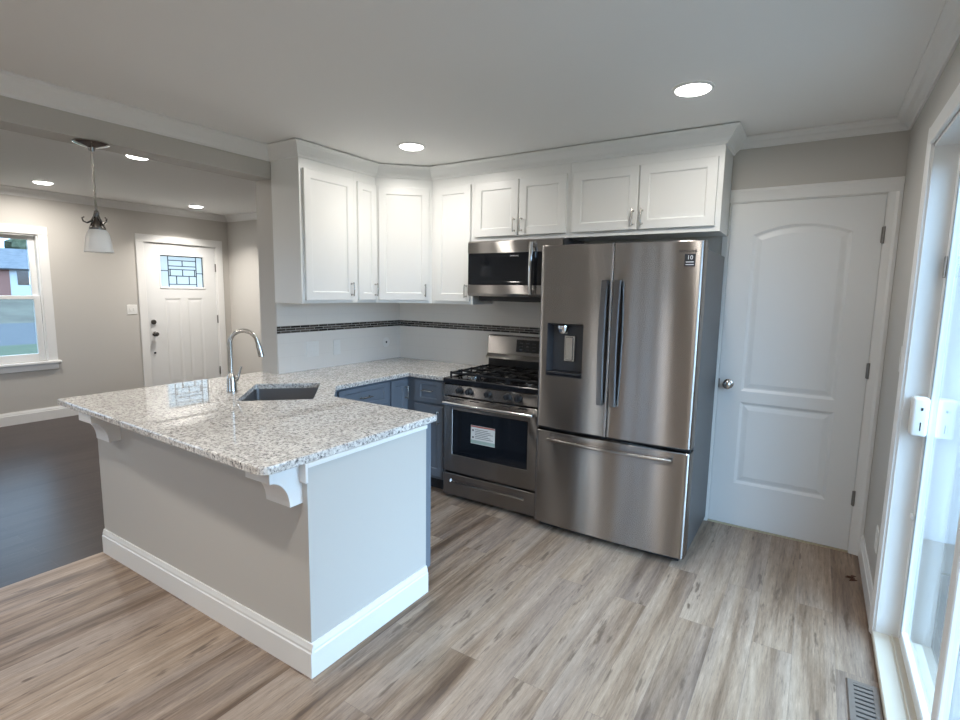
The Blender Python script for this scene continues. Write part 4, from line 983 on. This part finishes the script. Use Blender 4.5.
# pendant
PX, PYY = -3.598, -2.345
t = thing('pendant_light', (PX, PYY, 2.232), 'brushed nickel pendant with white glass shade over peninsula end', 'pendant light')
obj('canopy', lathe(new(), [(0.078, 0.0), (0.080, 0.006), (0.066, 0.014), (0.040, 0.022), (0.018, 0.028), (0.012, 0.045)], (PX, PYY, 2.2318), (0, 0, -1)), M_PEND, t, True)
obj('rod', tube(new(), [(PX, PYY, 2.20), (PX, PYY, 1.86)], 0.0055, 10), M_PEND, t, True)
bm = new()
lathe(bm, [(0.010, 0.0), (0.014, 0.012), (0.009, 0.03), (0.012, 0.045), (0.030, 0.070), (0.038, 0.092), (0.036, 0.098)], (PX, PYY, 1.885), (0, 0, -1), 20)
obj('socket_cap', bm, M_BRONZE, t, True)
for k in range(3):
    a = math.radians(20 + 120 * k); d = Vector((math.cos(a), math.sin(a), 0)); c = Vector((PX, PYY, 0))
    pts = [c + d * s + Z3 * z for s, z in ((0.006, 1.880), (0.012, 1.855), (0.024, 1.830), (0.044, 1.818), (0.060, 1.826), (0.064, 1.842), (0.054, 1.848))]
    obj('scroll_arm', tube(new(), pts, [0.005, 0.005, 0.005, 0.0045, 0.004, 0.004, 0.003], 8), M_BRONZE, t, True)
pr = [(0.034, 0.0), (0.045, 0.010), (0.053, 0.032), (0.058, 0.062), (0.065, 0.114), (0.066, 0.120), (0.062, 0.120), (0.055, 0.062), (0.050, 0.034), (0.042, 0.014), (0.032, 0.004)]
obj('shade', lathe(new(), pr, (PX, PYY, 1.788), (0, 0, -1), 32, False, False), M_SHADE, t, True)

# dry leaf on the floor by the baseboard
bm = new()
for k in range(5):
    cx, cy = -0.052 + random.uniform(-0.018, 0.018), -0.34 + random.uniform(-0.03, 0.03); a = random.uniform(0, 6.28)
    u = Vector((math.cos(a), math.sin(a), 0)); v = Vector((-math.sin(a), math.cos(a), 0)); c = Vector((cx, cy, 0))
    p = [c - u * 0.022 + Z3 * 0.003, c + v * 0.008 + Z3 * 0.008, c + u * 0.022 + Z3 * 0.003, c - v * 0.008 + Z3 * 0.007]
    q = [x - Z3 * 0.0025 for x in p]
    A = [bm.verts.new(x) for x in p]; B = [bm.verts.new(x) for x in q]
    bm.faces.new(A); bm.faces.new(B[::-1])
    for i in range(4): bm.faces.new((A[i], B[i], B[(i + 1) % 4], A[(i + 1) % 4]))
tag(obj('dry_leaf', bm, M_DRYLEAF), 'small crumpled brown leaf on the floor by the baseboard', 'leaf')

# ------------------------------------------------------------------ outdoors
bm = new()
for x0, x1, z0, z1 in ((-22.5, XF - 0.12, -0.5, -0.35), ):
    v = [bm.verts.new(p) for p in ((x0, -40, z0), (x1, -40, z1), (x1, 60, z1), (x0, 60, z0))]; bm.faces.new(v)
struct('ground_lawn', bm, M_GRASS, 'green front lawn outside the living room window', 'lawn')
bm = new(); v = [bm.verts.new(p) for p in ((-35, -40, -0.5), (-22.5, -40, -0.5), (-22.5, 60, -0.5), (-35, 60, -0.5))]; bm.faces.new(v)
struct('ground_road', bm, M_ROAD, 'grey asphalt street beyond the lawn', 'street')
bm = new(); v = [bm.verts.new(p) for p in ((-90, -60, 0.9), (-44, -60, 0.7), (-35, -40, -0.5), (-35, 60, -0.5), (-44, 80, 0.7), (-90, 80, 0.9))]; bm.faces.new((v[1], v[2], v[3], v[4])); bm.faces.new((v[0], v[1], v[4], v[5]))
struct('ground_bank', bm, M_BANK, 'dry grass bank in front of the neighbouring house', 'bank')
t = thing('neighbor_house', (-45, 10, 0.7), 'pale sided house with grey roof seen through the living room window', 'house')
bm = new(); box(bm, -53, -45, 1, 24, 0.6, 2.55); obj('siding_wall', bm, M_SIDING, t)
bm = new(); prism(bm, [(-44.5, 2.50), (-49, 4.0), (-53.5, 2.50), (-53.4, 2.42), (-49, 3.9), (-44.6, 2.42)], 'y', 0.6, 24.4); obj('roof', bm, M_SHINGLE, t)
for y in (9.35, 12.4):
    bm = new(); box(bm, -45, -44.97, y, y + 0.95, 1.45, 2.35); o = obj('window', bm, M_BGLASS, t)
    bm = new(); box(bm, -44.97, -44.93, y + 0.6, y + 0.95, 1.45, 2.35); obj('shutter', bm, M_TRIM, o)
bm = new(); box(bm, -45, -44.95, 7.9, 8.95, 0.75, 2.5); obj('entry_door', bm, M_DRED, t)
for x, y, h_ in ((-60, 8, 6.2), (-62, 16, 7.0), (-58, 0, 5.6)):
    t = thing('tree', (x, y, 0.8), {8: 'dark tree behind the neighbouring house roof', 16: 'taller dark tree right behind the neighbouring house', 0: 'dark tree left behind the neighbouring house'}[y], 'tree', 'trees behind the house')
    obj('trunk', tube(new(), [(x, y, 0.8), (x, y, h_ * 0.6)], [0.25, 0.15], 8), M_DRED, t, True)
    bm = new(); bmesh.ops.create_icosphere(bm, subdivisions=3, radius=2.0)
    for v in bm.verts:
        v.co *= 1 + random.uniform(-0.22, 0.22); v.co.z *= 0.8; v.co += Vector((x, y, h_ * 0.6 + 0.6))
    obj('foliage', bm, M_LEAF, t)
# patio side
bm = new(); v = [bm.verts.new(p) for p in ((0.12, -40, -0.35), (60, -40, -0.35), (60, 40, -0.35), (0.12, 40, -0.35))]; bm.faces.new(v)
struct('ground_yard', bm, M_GRASS, 'green back yard beyond the patio door', 'lawn')
bm = new(); box(bm, 0.13, 3.6, -5.0, 0.55, -0.12, -0.02); struct('floor_patio_deck', bm, M_DECK, 'grey board deck outside the sliding door', 'deck')
bm = new(); box(bm, 0.13, 5.0, 0.60, 0.75, -0.35, 2.7); struct('wall_added_wing', bm, M_SIDINGX, 'pale lap siding of an added house wing beside the deck', 'wall')  # invented wing wall, put here to turn the patio glass light blue
